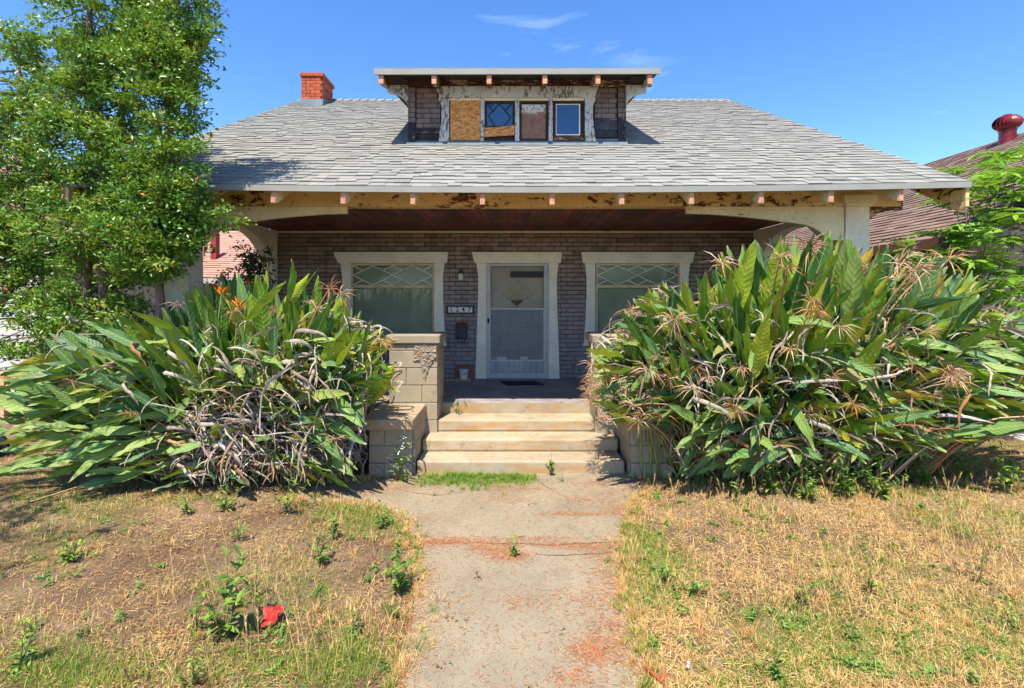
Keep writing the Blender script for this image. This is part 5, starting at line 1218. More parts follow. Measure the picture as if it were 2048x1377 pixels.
def ok_r(p):
    px = CX + p.x * F / p.y; py = HY - (p.z - HC) * F / p.y
    if p.y > 6.32 or p.y < 4.7: return False
    if px < 1170 or (px < 1335 and py > 850 and p.y < 6.2) or (px < 1250 and (py > 930 or (py > 830 and px < 1215))): return False
    if px > 2300: return False
    top = np.interp(px, [1170, 1250, 1330, 1400, 1450, 1500, 1560, 1700, 1850, 1960, 2100, 2300], [700, 610, 545, 550, 490, 470, 465, 455, 490, 540, 600, 700])
    bot = np.interp(px, [1170, 1250, 1300, 1400, 1800, 1950, 2100], [840, 900, 970, 960, 940, 900, 850])
    return top < py < bot
clump(rcl, 3.2, 5.74, 1.85, 0.38, 299, 1100, 295, 900, 230, ok_r, 1.08, 42, lambda x: 1.02 if x < 2.0 else 1.27, None, (0.18, 0.22, 0.16, 0.14, 0.34))

# ------------------------------------------------------------------ bright compound-leaved shrub on the right
def compound(n, L, seed):
    r = random.Random(seed); mb = MB(); P = spath(L, R(40), R(115 + r.uniform(-20, 20)), n + 1); pts = [q[0] for q in P]; mb.tube(pts, 0.004, 4, 1)
    def lf(c, d, up, s, t):
        side = d.cross(up).normalized(); u = side.cross(d)
        pr = [(0, 0), (0.2, 0.15), (0.5, 0.2), (0.8, 0.11), (1.0, 0)]; V = []; 
        for a, w in pr:
            cpt = c + d * s * a - Vector((0, 0, 0.12 * s * a * a)); V += [cpt + side * w * s + u * w * s * 0.35, cpt, cpt - side * w * s + u * w * s * 0.35]
        mb.add(V, [(3 * i + j, 3 * i + 3 + j, 3 * i + 4 + j, 3 * i + 1 + j) for i in range(4) for j in range(2)], 0, t)
    tt = r.random()
    for i in range(2, n + 1):
        c, th = P[i]; T = Vector((0, math.sin(th), math.cos(th))); up = Vector((0, -math.cos(th), math.sin(th)))
        for sgn in (-1, 1): lf(c, (Vector((sgn, 0, 0)) * 0.9 + T * r.uniform(0.3, 0.7) + up * r.uniform(-0.3, 0.1)).normalized(), up, L * r.uniform(0.30, 0.42) * (1 - 0.25 * i / n), min(1, max(0, tt * 0.6 + r.random() * 0.4)))
    lf(pts[-1], Vector((0, math.sin(P[-1][1]), math.cos(P[-1][1]))), Vector((0, -math.cos(P[-1][1]), math.sin(P[-1][1]))), L * 0.25, tt)
    return mb
CV = [compound(random.Random(k).randint(5, 7), random.Random(k).uniform(0.40, 0.60), 1200 + k) for k in range(10)]
CM = [q.mesh('leaf', [M['pinnate'], M['weed_stem']], False) for q in CV]
pt = thing('compound_leaf_shrub', (6.1, 6.9, 0), 'bright green shrub with feather-like compound leaves beside the right end of the roof', 'shrub')
r = random.Random(5); mb = MB(); spots = []
for (px, py) in ((1960, 350), (2030, 340), (1935, 420), (1990, 400), (2060, 400), (1900, 480), (1960, 470), (2020, 460), (2080, 470), (1850, 530), (1910, 540), (1970, 530), (2030, 530), (1850, 590), (1900, 590), (1960, 600), (2020, 590), (2080, 590), (1990, 650), (2040, 660), (1800, 545), (2100, 380), (2120, 530), (1930, 380), (1875, 510)):
    D = r.uniform(6.45, 7.1); q = Vector((PX(px, D), D, PZ(py, D))); spots.append(q); P = limb(mb, (6.3, 6.9, 0), q, 0.016, 0.005, 0.08, 7, 5)
mb.build('stems', M['bark'], pt, smooth=True)
for q in spots:
    for i in range(12):
        k = r.randrange(10); p = q + Vector((r.gauss(0, 0.09), r.gauss(0, 0.09), r.uniform(-0.28, 0.05)))
        inst('leaf', CM[k], Matrix.Translation(p) @ Matrix.Rotation(r.uniform(0, 6.28), 4, 'Z') @ Matrix.Scale(r.uniform(0.75, 1.15), 4), pt)

# ------------------------------------------------------------------ lawn
def inpath_np(x, y):
    c = np.zeros(len(x), bool); P = PATH
    for i in range(len(P)):
        (x1, y1), (x2, y2) = P[i], P[i - 1]
        with np.errstate(divide='ignore', invalid='ignore'): c ^= ((y1 > y) != (y2 > y)) & (x < (x2 - x1) * (y - y1) / (y2 - y1 + 1e-12) + x1)
    return c
def blades(x, y, L, w, lean, rs, z0=0.0, az=None):
    n = len(x); a = rs.rand(n) * 2 * math.pi if az is None else az; l = lean; d = np.stack([np.cos(a) * np.sin(l), np.sin(a) * np.sin(l), np.cos(l)], 1)
    d2 = np.stack([np.cos(a) * np.sin(l * 1.25 + 0.15), np.sin(a) * np.sin(l * 1.25 + 0.15), np.maximum(np.cos(l * 1.25 + 0.15), -0.1)], 1)
    b = a + math.pi / 2 + rs.normal(size=n) * 0.5; s = np.stack([np.cos(b), np.sin(b), rs.normal(size=n) * 0.25], 1) * w[:, None] / 2
    p = np.stack([x, y, np.full(n, 0.0) + z0], 1); m = p + d * (L * 0.55)[:, None]; t = m + d2 * (L * 0.45)[:, None]
    V = np.stack([p - s, p + s, m + s * 0.8, m - s * 0.8, t], 1).reshape(-1, 3); i = np.arange(n) * 5
    Fc = np.concatenate([np.stack([i, i + 1, i + 2], 1), np.stack([i, i + 2, i + 3], 1), np.stack([i + 3, i + 2, i + 4], 1)]); return V, Fc
def scatter(n, x0, x1, y0, y1, rs):
    u = rs.rand(n); y = y0 * (y1 / y0) ** u; return x0 + (x1 - x0) * rs.rand(n), y       # denser near the viewer
def vis_clip(x, y): return np.abs(x) < 1.12 * y + 0.2
def dens(x, y, f, seed): return np.array([noise.noise(Vector((a * f, b * f, seed))) for a, b in zip(x, y)])
rs = np.random.RandomState(77)
# lying straw
x, y = scatter(300000, -7, 8, 2.3, 7.4, rs); k = vis_clip(x, y) & ~inpath_np(x, y) & ~((np.abs(x - 0.1) < 1.75) & (y > 5.6)); x, y = x[k], y[k]
dn = dens(x, y, 1.7, 1.0) + 0.5 * dens(x, y, 6, 2.0); left = x < -0.3
k = rs.rand(len(x)) < np.where(left, 0.62, 0.95) + dn * 0.8; x, y, dn, left = x[k], y[k], dn[k], left[k]
n = len(x); L = rs.uniform(0.02, 0.065, n); w = rs.uniform(0.0018, 0.0038, n)
V, Fc = blades(x, y, L, w, rs.uniform(1.15, 1.55, n), rs, rs.uniform(0.0, 0.02, n))
T = np.clip(np.where(left, 0.38, 0.70) + rs.normal(size=n) * 0.22 + dn * 0.35, 0, 0.93); T = np.where(rs.rand(n) > 0.985, 1.0, T)
o = bulk('dry_grass', V, Fc, M['straw'], np.tile(T, 3)); tag(o, 'dead straw-coloured grass lying over the lawn on both sides of the path', 'grass', None, 'stuff')
# standing dry grass, mostly right of the path
x, y = scatter(110000, -7, 8, 2.3, 6.6, rs); k = vis_clip(x, y) & ~inpath_np(x, y) & ~((np.abs(x - 0.1) < 1.75) & (y > 5.6)); x, y = x[k], y[k]
dn = dens(x, y, 1.1, 5.0) + 0.6 * dens(x, y, 4.5, 6.0); k = rs.rand(len(x)) < np.where(x > 0, 0.62, 0.10) + dn * 1.1; x, y, dn = x[k], y[k], dn[k]; n = len(x)
L = rs.uniform(0.03, 0.085, n); V, Fc = blades(x, y, L, rs.uniform(0.002, 0.0038, n), np.abs(rs.normal(size=n)) * 0.6 + 0.15, rs)
o = bulk('standing_dry_grass', V, Fc, M['straw'], np.tile(np.clip(0.68 + rs.normal(size=n) * 0.15 + dn * 0.1, 0, 0.97), 3)); tag(o, 'golden dry grass standing mostly on the right side of the lawn', 'grass', None, 'stuff')
# green grass: dense patches given where they grow, plus a thin scatter
PT = [(925, 962, 0.42, 0.14, 7000), (1030, 960, 0.20, 0.10, 2600), (740, 1045, 0.30, 0.22, 3600), (690, 1020, 0.3, 0.15, 1600), (1275, 1085, 0.22, 0.25, 4200), (1310, 1130, 0.25, 0.2, 3000), (1260, 1180, 0.18, 0.2, 1800),
      (1320, 1190, 0.2, 0.2, 1700), (90, 1330, 0.30, 0.16, 3600), (190, 1355, 0.3, 0.1, 2400), (640, 1345, 0.3, 0.14, 3600), (700, 1300, 0.2, 0.15, 1600), (1700, 1290, 0.35, 0.2, 3000), (1560, 1250, 0.3, 0.2, 2000), (1890, 1045, 0.3, 0.25, 2400), (2020, 1040, 0.25, 0.25, 1700),
      (1960, 1230, 0.35, 0.25, 2600), (1640, 1330, 0.4, 0.15, 2400), (2000, 1320, 0.35, 0.15, 2600), (560, 1160, 0.4, 0.3, 1500), (620, 1200, 0.25, 0.2, 1100), (100, 1000, 0.8, 0.3, 2600), (480, 1330, 0.3, 0.15, 1500), (1420, 960, 0.6, 0.15, 1600), (1700, 985, 1.0, 0.2, 3400), (1240, 1250, 0.1, 0.15, 500), (1480, 1370, 0.3, 0.1, 1000), (400, 1000, 0.5, 0.1, 900), (1780, 1140, 0.6, 0.4, 1600)]
X, Y = [], []
for px, py, rx, ry, n in PT:
    gx_, gy_ = GND(px, py); X.append(gx_ + rs.normal(size=n) * rx * 0.7); Y.append(gy_ + rs.normal(size=n) * ry * 0.75)
x, y = scatter(26000, -7, 8, 2.3, 6.8, rs); dn = dens(x, y, 1.6, 9.0); k = rs.rand(len(x)) < 0.22 + dn * 1.5; X.append(x[k]); Y.append(y[k])
x, y = np.concatenate(X), np.concatenate(Y); k = ~inpath_np(x, y) | (rs.rand(len(x)) < 0.7) & (y > 4.95) & (x < 0.55); k &= ~((np.abs(x - 0.1) < 1.75) & (y > 5.73)); x, y = x[k], y[k]; n = len(x)
L = rs.uniform(0.02, 0.06, n); V, Fc = blades(x, y, L, rs.uniform(0.002, 0.0038, n), np.abs(rs.normal(size=n)) * 0.65 + 0.1, rs)
o = bulk('green_grass', V, Fc, M['grass'], np.tile(np.clip(0.5 + rs.normal(size=n) * 0.25, 0, 1), 3)); tag(o, 'fresh green grass tufts scattered over the lawn and at the foot of the steps', 'grass', None, 'stuff')
def edge_pts(n, rs, off):
    # points hugging the path outline, where turf and litter creep over the slab
    P = np.array(PATH[:10] + [PATH[10]]); Q = np.array(PATH[12:]); X_, Y_ = [], []
    for A in (P[:10], Q):
        sl = np.linalg.norm(A[1:] - A[:-1], axis=1); k = rs.choice(len(sl), n // 2, p=sl / sl.sum()); f = rs.rand(n // 2)[:, None]
        q = A[k] * (1 - f) + A[k + 1] * f; cl_ = np.array([noise.noise(Vector((a * 2.2, b * 2.2, 4))) for a, b in q]); s_ = off * (0.5 + 1.6 * np.clip(cl_ + 0.3, 0, 1))
        X_.append(q[:, 0] + rs.normal(size=n // 2) * s_); Y_.append(q[:, 1] + rs.normal(size=n // 2) * s_)
    return np.concatenate(X_), np.concatenate(Y_)
def tufts(name, mat, lab, cx_, cy_, per, L0, L1, sp, tm, ts, rs):
    n = len(cx_) * per; ci = np.repeat(np.arange(len(cx_)), per); a = rs.rand(n) * 2 * math.pi; rr = np.abs(rs.normal(size=n)) * sp
    sc_ = np.repeat(rs.uniform(0.6, 1.25, len(cx_)), per)
    x = cx_[ci] + np.cos(a) * rr * 0.5; y = cy_[ci] + np.sin(a) * rr * 0.5
    V, Fc = blades(x, y, rs.uniform(L0, L1, n) * sc_, rs.uniform(0.0018, 0.0036, n), np.clip(rr / sp * 0.55 + 0.1, 0, 1.5), rs, 0.0, a + rs.normal(size=n) * 0.4)
    T = np.clip(np.repeat(rs.normal(size=len(cx_)) * ts, per) + tm + rs.normal(size=n) * 0.12, 0, 0.97)
    o = bulk(name, V, Fc, M[mat], np.tile(T, 3)); tag(o, lab, 'grass', None, 'stuff')
x, y = scatter(5200, -7, 8, 2.3, 6.4, rs); dn = dens(x, y, 1.3, 15.0)
k = vis_clip(x, y) & ~inpath_np(x, y) & ~((np.abs(x - 0.1) < 1.75) & (y > 5.6)) & (rs.rand(len(x)) < np.where(x > 0, 0.55, 0.02) + dn)
ex1, ey1 = edge_pts(420, rs, 0.05)
tufts('dry_grass_tufts', 'straw', 'tufts of dead golden grass across the lawn and along the path edges', np.concatenate([x[k], ex1]), np.concatenate([y[k], ey1]), 34, 0.03, 0.085, 0.035, 0.74, 0.16, rs)
x, y = scatter(5200, -7, 8, 2.3, 6.6, rs); dn = dens(x, y, 1.0, 25.0) + 0.4 * dens(x, y, 4, 26.0)
k = vis_clip(x, y) & ~inpath_np(x, y) & ~((np.abs(x - 0.1) < 1.75) & (y > 5.6)) & (rs.rand(len(x)) < np.where(x > 0, 0.10, 0.03) + dn * 0.9)
ex1, ey1 = edge_pts(260, rs, 0.05); gx1 = np.concatenate([PX(925, 5.55) + rs.normal(size=250) * 0.25, PX(1030, 5.6) + rs.normal(size=90) * 0.12]); gy1 = 5.70 - np.abs(rs.normal(size=340)) * 0.17
tufts('green_grass_tufts', 'grass', 'tufts of green grass growing through the dead lawn and in front of the bottom step', np.concatenate([x[k], ex1, gx1]), np.concatenate([y[k], ey1, gy1]), 34, 0.03, 0.075, 0.035, 0.48, 0.2, rs)
x, y = scatter(2600, -7, 8, 2.4, 6.3, rs); dn = dens(x, y, 1.2, 45.0) + 0.5 * dens(x, y, 5, 46.0)
k = vis_clip(x, y) & ~inpath_np(x, y) & ~((np.abs(x - 0.1) < 1.75) & (y > 5.4)) & (rs.rand(len(x)) < np.where(x > 0, 0.16, 0.03) + dn * 0.9); x, y = x[k], y[k]
V, Fc, T = leaf_cloud(np.stack([x, y, np.full(len(x), 0.02)], 1), 26, 0.03, 0.055, rs, 1.2); V[:, 2] = np.abs(V[:, 2]) * 0.75 + 0.002
o = bulk('ground_weeds', V, Fc, M['ground_leaf'], T); tag(o, 'low small-leaved green weeds creeping through the lawn', 'weeds', None, 'stuff')
x, y = scatter(2400, -6, 7, 2.4, 6.2, rs); k = vis_clip(x, y) & ~((np.abs(x - 0.1) < 1.75) & (y > 5.5)) & (~inpath_np(x, y) | (rs.rand(len(x)) < 0.08)) & (rs.rand(len(x)) < np.where(x < 0, 0.9, 0.35)); x, y = x[k], y[k]
V, Fc, T = leaf_cloud(np.stack([x, y, np.full(len(x), 0.012)], 1), 5, 0.026, 0.08, rs, 2.5); V[:, 2] = np.clip(np.abs(V[:, 2] - 0.012) * 0.3 + 0.012, 0.012, 0.03)
o = bulk('leaf_litter', V, Fc, M['straw'], T * 0.55); tag(o, 'small curled brown leaves littering the bare soil of the left lawn', 'litter', None, 'stuff')
ex1, ey1 = edge_pts(16000, rs, 0.07); V, Fc = blades(ex1, ey1, rs.uniform(0.02, 0.06, len(ex1)), rs.uniform(0.0018, 0.0035, len(ex1)), rs.uniform(1.2, 1.5, len(ex1)), rs, np.full(len(ex1), 0.012))
V[:, 2] = np.maximum(V[:, 2], 0.004); o = bulk('edge_litter', V, Fc, M['straw'], np.tile(np.clip(0.5 + rs.normal(size=len(ex1)) * 0.3, 0, 1), 3)); tag(o, 'dead grass and litter spilling over both edges of the concrete path', 'litter', None, 'stuff')
# foxtail heads
mb = MB(); r = random.Random(8)
for i in range(420):
    px = r.choice([r.uniform(1280, 2040), r.uniform(1450, 2040), r.uniform(1240, 2040), r.uniform(300, 760)]); py = r.uniform(980, 1250) if px > 1200 else r.uniform(1040, 1370); gx_, gy_ = GND(px, py)
    if in_poly(gx_, gy_): continue
    h = r.uniform(0.10, 0.24); a = r.uniform(0, 6.28); b = Vector((gx_, gy_, 0)); tp = b + Vector((math.cos(a) * 0.3 * h, math.sin(a) * 0.3 * h, h)); dd = (tp - b).normalized()
    mb.tube([b, b.lerp(tp, 0.5) + Vector((0, 0, 0.01)), tp], 0.0012, 3, 0, 0.7, False)
    for j in range(16):
        f = j / 16; c = tp + dd * 0.06 * f; q = Vector((r.gauss(0, 1), r.gauss(0, 1), 0)).normalized(); e = c + dd * 0.035 + q * 0.014; s = dd.cross(q) * 0.0022
        mb.add([c - s, c + s, e], [(0, 1, 2)], 0, r.uniform(0.55, 0.95))
tag(mb.build('foxtail_grass', M['straw']), 'tan foxtail seed heads standing above the lawn grass', 'grass', None, 'stuff')
# orange needles on the path, the steps and the wall caps
X, Y, Z = [], [], []
NP = [(700, 985, .5, .08, 700), (760, 975, .3, .05, 500), (860, 1040, .1, .05, 60), (870, 1085, .25, .04, 500), (930, 1085, .2, .05, 400), (985, 1100, .12, .05, 500), (1020, 1115, .1, .05, 500), (1075, 1080, .2, .03, 250), (1130, 1092, .2, .025, 350), (1180, 1098, .15, .03, 250), (1010, 1000, .15, .08, 250), (1040, 980, .2, .04, 300), (1170, 1000, .2, .06, 300), (1200, 970, .2, .06, 300), (1150, 1030, .2, .03, 350), (1240, 1020, .12, .1, 500), (1250, 985, .2, .06, 300),
      (1210, 1130, .1, .2, 500), (1225, 1200, .08, .15, 400), (1215, 1280, .1, .12, 600), (1180, 1310, .08, .05, 400), (1150, 1360, .08, .05, 200), (1150, 1200, .12, .1, 200), (1040, 1205, .1, .05, 120), (840, 1150, .1, .2, 250), (835, 1090, .15, .04, 300), (810, 1250, .1, .15, 250)]
for px, py, rx, ry, n in NP:
    n = int(n * 1.4)
    gx_, gy_ = GND(px, py); X.append(gx_ + rs.normal(size=n) * rx); Y.append(gy_ + rs.normal(size=n) * ry); Z.append(np.full(n, 0.011))
x, y = rs.uniform(-1.6, 1.6, 9000), rs.uniform(2.4, 5.7, 9000); k = inpath_np(x, y); X.append(x[k]); Y.append(y[k]); Z.append(np.full(k.sum(), 0.011))
for (x0, x1, y0, y1, z, n) in ((-1.05, 0.3, 6.02, 6.095, .303, 10), (-1.08, 1.28, 5.78, 6.09, 0.153, 1300), (-1.08, 1.28, 6.12, 6.44, 0.303, 650), (-1.08, 1.28, 6.5, 6.83, 0.453, 300), (-1.65, -1.12, 5.62, 6.38, 0.675, 800), (1.32, 1.84, 5.62, 6.38, 0.675, 300), (-1.05, 1.25, 6.9, 8.6, 0.603, 160)):
    xx, yy = rs.uniform(x0, x1, n), rs.uniform(y0, y1, n); dnn = dens(xx, yy, 3.2, z * 10); k = dnn > -0.05; X.append(xx[k]); Y.append(yy[k]); Z.append(np.full(k.sum(), z))
x, y, z = map(np.concatenate, (X, Y, Z)); k = ~((np.abs(x - 0.1) < 1.76) & (y > 5.6) & (z < 0.1)); x, y, z = x[k], y[k], z[k]; n = len(x)
V, Fc = blades(x, y, rs.uniform(0.018, 0.05, n), rs.uniform(0.0016, 0.0030, n), np.full(n, 1.42), rs, z)
V[:, 2] = np.maximum(V[:, 2], 0.004)
o = bulk('needle_litter', V, Fc, M['needle'], np.tile(rs.rand(n), 3)); tag(o, 'drifts of fallen orange-brown needles on the path and steps', 'needles', None, 'stuff')
# path scatter of dark crumbs
x, y = rs.uniform(-1.6, 1.6, 6500), rs.uniform(2.4, 5.7, 6500); k = inpath_np(x, y); x, y = x[k], y[k]; n = len(x)
V, Fc = blades(x, y, rs.uniform(0.008, 0.03, n), rs.uniform(0.001, 0.003, n), np.full(n, 1.45), rs, np.full(n, 0.010)); V[:, 2] = np.maximum(V[:, 2], 0.006)
o = bulk('path_litter', V, Fc, M['straw'], np.tile(rs.rand(n) ** 2, 3)); tag(o, 'fine straw bits and crumbs scattered over the concrete path', 'litter', None, 'stuff')

# ------------------------------------------------------------------ single weeds
WL = []
for k in range(6):
    q = MB(); r = random.Random(k); s = 1.0; V = []; pr = [(0, .02), (.2, .09), (.5, .15 + .05 * r.random()), (.8, .11), (1, .005)]
    for a, w in pr: V += [(w, a, .25 * a - .25 * a * a * (1 + k * .3) + w * .3), (0, a, .25 * a - .25 * a * a * (1 + k * .3)), (-w, a, .25 * a - .25 * a * a * (1 + k * .3) + w * .3)]
    q.add(V, [(3 * i + j, 3 * i + 3 + j, 3 * i + 4 + j, 3 * i + 1 + j) for i in range(4) for j in range(2)], 0, k / 5); WL.append(q.mesh('leaf', M['weed'], True))
def weed(px, py, hpx, n, label, spread=0.5, seed=0, z=0.0, stems=1, flower=False, leafs=1.0, dry=False, xy=None):
    stems += 1 if n > 12 else 0
    r = random.Random(seed + px); gx_, gy_ = xy or GND(px, py, z); u = gy_ / 1000; h = hpx * u
    t = thing('weed', (gx_, gy_, z), label, 'weed'); mb = MB()
    for s in range(stems):
        a = r.uniform(0, 6.28); ln = spread * r.uniform(0.2, 1.0) * (0.3 if s == 0 else 1); hh = h * (1 if s == 0 else r.uniform(0.5, 0.95)); P = []
        for i in range(6):
            f = i / 5; P.append(Vector((gx_ + math.cos(a) * ln * h * f ** 1.3 + r.uniform(-1, 1) * 0.004, gy_ + math.sin(a) * ln * h * f ** 1.3, z + hh * f - 0.004)))
        mb.tube(P, [0.0035 - 0.0025 * i / 5 for i in range(6)], 5)
        for i in range(n // stems):
            f = r.uniform(0.08, 1.0); j = min(4, int(f * 5)); c = P[j].lerp(P[j + 1], f * 5 - j if j < 5 else 1); sz = leafs * h * r.uniform(0.15, 0.30) * (1.15 - 0.6 * f) + 0.010
            inst('leaf', WL[r.randrange(6)], Matrix.Translation(c) @ Matrix.Rotation(r.uniform(0, 6.28), 4, 'Z') @ Matrix.Rotation(r.uniform(0.2, 1.0), 4, 'X') @ Matrix.Scale(sz, 4), t)
        if flower:
            for i in range(7):
                q = MB(); c = P[-1] + Vector((r.gauss(0, .02), r.gauss(0, .02), r.gauss(0, .03))); q.lathe(c.x, c.y, [(.001, c.z - .006), (.008, c.z), (.001, c.z + .006)], 6); q.build('blossom', M['blossom'], t)
    mb.build('stem', M['dry_stem' if dry else 'weed_stem'], t)
WD = [
 (450, 1275, 175, 36, 'tallest leafy weed standing on the left lawn behind the red leaf', .35, 1, 3), (392, 1262, 80, 16, 'short weed with narrow leaves just left of the tallest weed', .6, 2, 2),
 (510, 1200, 70, 10, 'thin weed leaning right of the tallest lawn weed', .7, 3, 1), (137, 1128, 55, 30, 'low bright green bushy weed alone on the bare soil at left', .8, 4, 5), (152, 1158, 26, 10, 'small flat weed just below the bushy one at left', 1.2, 5, 3),
 (640, 1130, 70, 34, 'bushy grey-green weed midway across the left lawn', .7, 6, 5), (665, 1085, 60, 14, 'thin upright weed behind the bushy grey-green one', .4, 7, 2), (798, 1190, 105, 40, 'dark bushy weed growing on the left edge of the path', .5, 8, 4),
 (790, 1235, 40, 12, 'small light green weed at the foot of the dark path-edge weed', .8, 9, 3), (765, 1058, 48, 18, 'grey-green weed at the path corner near the green tuft', .6, 10, 3), (476, 1080, 48, 16, 'solitary small weed in the middle of the left lawn', .7, 11, 3),
 (570, 1028, 62, 30, 'leafy weed patch right below the left flower clump', .8, 12, 5), (450, 1025, 55, 24, 'bright weed sprouting under the dead leaves of the left clump', .8, 13, 4), (375, 1030, 45, 20, 'yellow-green weed at the front edge of the left clump', .8, 14, 3),
 (708, 1265, 45, 9, 'small two-leaved weed on the left lawn near the path', .8, 15, 2), (300, 1048, 16, 8, 'tiny bright weed left of the lawn centre', 1.2, 16, 2), (40, 1340, 95, 22, 'upright weed in the lower left corner of the lawn', .4, 17, 2),
 (385, 1376, 75, 18, 'leafy weed cut by the bottom edge, left lawn', .6, 18, 3), (170, 1238, 12, 8, 'flat little weed below the shaded soil patch', 1.2, 19, 2), (70, 1260, 50, 10, 'pale sprawling weed low on the soil near the left edge', .9, 20, 2),
 (1330, 1165, 45, 20, 'dark weed inside the green patch right of the path', .8, 21, 4), (1385, 1190, 55, 20, 'grey-green weed on the brown patch right of the path', .8, 22, 4), (1600, 1205, 55, 24, 'bluish spiky weed in the middle of the golden grass', .8, 23, 4),
 (1500, 1245, 45, 14, 'low weed left of the spiky bluish one', .8, 24, 3), (1705, 1285, 40, 16, 'broad-leaved rosette on the right lawn', 1.1, 25, 3), (1555, 1365, 75, 20, 'pair of leafy stalks at the bottom right of the lawn', .4, 26, 2), (1740, 1190, 60, 10, 'lone thin green stalk rising from the golden grass', .25, 27, 1),
 (1960, 1170, 70, 10, 'dry branching stalk near the right edge of the lawn', .7, 28, 3), (2030, 1260, 45, 16, 'wide rosette weed at the right edge of the lawn', 1.1, 29, 3),
 (1545, 975, 75, 40, 'broad green weed at the foot of the right clump, first from the steps', .6, 30, 6), (1610, 985, 60, 34, 'green weed under the drooping leaves of the right clump', .7, 31, 5), (1690, 985, 95, 44, 'tall pale green weed before the middle of the right clump', .5, 32, 6),
 (1760, 985, 85, 36, 'bright green weed beside the tall pale one at the right clump', .6, 33, 5), (1850, 960, 80, 36, 'weed bush where the right clump meets the drive', .7, 34, 6), (1930, 950, 95, 46, 'largest bright weed bush near the drive at right', .7, 35, 7), (2010, 975, 100, 44, 'weed bush at the right edge next to the drive', .6, 36, 7), (1400, 965, 50, 14, 'thin grassy weed below the left end of the right clump', .5, 37, 3),
 (1032, 1115, 42, 16, 'wilted weed growing from the crack in the path', 1.0, 38, 3), (1475, 1010, 85, 6, 'dry brown stalk standing in the straw right of the path', .3, 39, 2)]
for px, py, h, n, lab, sp, sd, st in WD: weed(px, py + (14 if 1500 < px and py < 1000 else 0), h * 1.08, int(n * (2.6 if 1500 < px and py < 1000 else 2.0)), lab, sp, sd, 0, st, dry=('dry' in lab), flower=('flowers' in lab), leafs=0.75 if h > 60 else 1.0)
weed(1100, 925, 48, 22, 'curled grey-green weed growing at the front of the bottom step', .3, 50, 0.0, 2, xy=(0.44, 5.70))
weed(1128, 955, 20, 12, 'wilted sprig hanging onto the path below the bottom step', 1.2, 51, 0.0, 2, xy=(0.56, 5.5))
weed(797, 945, 92, 30, 'white-flowered weed beside the left step wall', .35, 52, 0.0, 3, flower=True, xy=(-1.22, 5.52))
weed(915, 822, 35, 16, 'green sprout on the top step at the porch edge', .8, 53, 0.45, 4, xy=(-0.72, 6.74)); weed(880, 796, 30, 10, 'small sprig growing in the corner of the left porch pier', .5, 54, z=0.6, stems=2, xy=(-0.92, 6.92))
weed(1262, 935, 30, 14, 'feathery weed between the bottom step and the right step wall', .9, 55, 0, 3, xy=(1.36, 5.55))
# fallen red leaf, sticks, bark strips, dandelion clock
x, y = GND(543, 1255); t = thing('fallen_leaf', (x, y, 0), 'large crumpled bright red leaf lying on the left lawn', 'leaf')
mb = MB(); V = []; n = 9; r = random.Random(4)
for i in range(n):
    for j in range(n):
        u, v = i / (n - 1) * 2 - 1, j / (n - 1) * 2 - 1; rr = 0.078 * (1 + 0.2 * math.sin(5 * math.atan2(v, u)))
        du, dv = u * math.sqrt(1 - v * v / 2), v * math.sqrt(1 - u * u / 2)
        V.append((x + du * rr * 0.72, y + dv * rr * 0.85 + 0.01, 0.03 + 0.05 * (dv + 1) * 0.5 + 0.022 * abs(du) ** 1.0 * 1.4 + 0.035 * noise.noise(Vector((du * 2.6, dv * 2.6, 0)))))
mb.add(V, [(i * n + j, (i + 1) * n + j, (i + 1) * n + j + 1, i * n + j + 1) for i in range(n - 1) for j in range(n - 1)]); mb.build('blade', M['red_leaf'], t, smooth=True)
mb = MB(); mb.tube([(x, y - 0.06, 0.035), (x + 0.03, y - 0.1, 0.01), (x + 0.1, y - 0.11, 0.008)], 0.002, 4); mb.build('stalk', M['red_leaf'], t)
def stick(lab, pts, rad=0.004, nm='twig', mat='dry_stem'):
    P = []
    for px, py, z in pts: gx_, gy_ = GND(px, py, 0); P.append((gx_, gy_, z))
    mb = MB(); mb.tube(P, [rad * (1 - 0.6 * i / (len(P) - 1)) for i in range(len(P))], 5); tag(mb.build(nm, M[mat]), lab, nm)
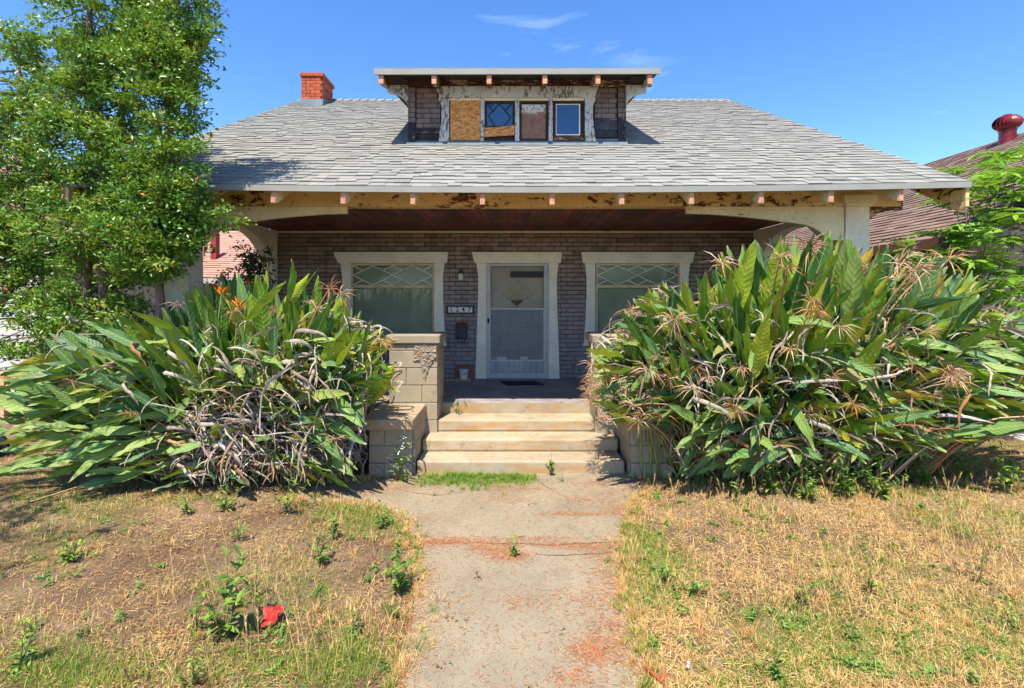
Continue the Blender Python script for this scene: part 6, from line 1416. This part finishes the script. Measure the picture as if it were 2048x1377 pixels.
def stalk(lab, px, py, segs, rad=0.0025):
    gx_, gy_ = GND(px, py); u = gy_ / 1000; mb = MB()
    for s in segs: mb.tube([(gx_ + (a - px) * u, gy_ + 0.02 * i, max(0.002, (py - b) * u)) for i, (a, b) in enumerate(s)], rad, 5)
    tag(mb.build('bare_stalk', M['dry_stem']), lab, 'stalk')
stalk('dark bare forked stalk at the bottom left of the lawn', 252, 1377, [[(252, 1377), (250, 1350), (235, 1325), (226, 1290), (222, 1262)], [(250, 1350), (228, 1335), (205, 1312)], [(250, 1350), (275, 1335), (300, 1330)]])
stick('long dry stalk lying in front of the left clump', [(60, 1010, .03), (150, 985, .05), (260, 960, .05)], 0.007, mat='plank')
stick('dark stick at the right corner where the path meets the step wall', [(1235, 967, .012), (1300, 962, .03)], 0.008)
stick('dark curved twig lying at the path edge under the right clump', [(1275, 988, .02), (1300, 978, .03), (1320, 972, .015)], 0.007)
stick('thin grey twig lying on the left lawn', [(215, 1090, .01), (255, 1078, .02)], 0.004)
for px, py, a, L, lab in ((1312, 1365, 0.9, 0.16, 'long orange bark strip at the bottom right of the path'), (1330, 1360, 1.9, 0.08, 'short orange bark strip beside the long one')):
    gx_, gy_ = GND(px, py); mb = MB(); mb.box(-L / 2, L / 2, -0.008, 0.008, 0, 0.004, M=Matrix.Translation((gx_, gy_, 0.03)) @ Matrix.Rotation(-a, 4, 'Z') @ Matrix.Rotation(0.15, 4, 'Y')); tag(mb.build('bark_strip', M['red_brick']), lab, 'bark')
gx_, gy_ = GND(1375, 1350); t = thing('dandelion', (gx_, gy_, 0), 'white dandelion seed head near the bottom of the right lawn', 'dandelion')
mb = MB(); mb.tube([(gx_, gy_, 0), (gx_ + .005, gy_, 0.05)], 0.002, 4); mb.build('stem', M['weed_stem'], t)
mb = MB(); r = random.Random(2); c = Vector((gx_ + .005, gy_, 0.055))
for i in range(90):
    d = Vector((r.gauss(0, 1), r.gauss(0, 1), r.gauss(0, 1))).normalized(); e = c + d * 0.018; s = d.cross(Vector((.3, .5, .8))).normalized() * .003; mb.add([c, e + s, e - s], [(0, 1, 2)])
mb.build('seed_head', M['blossom'], t)
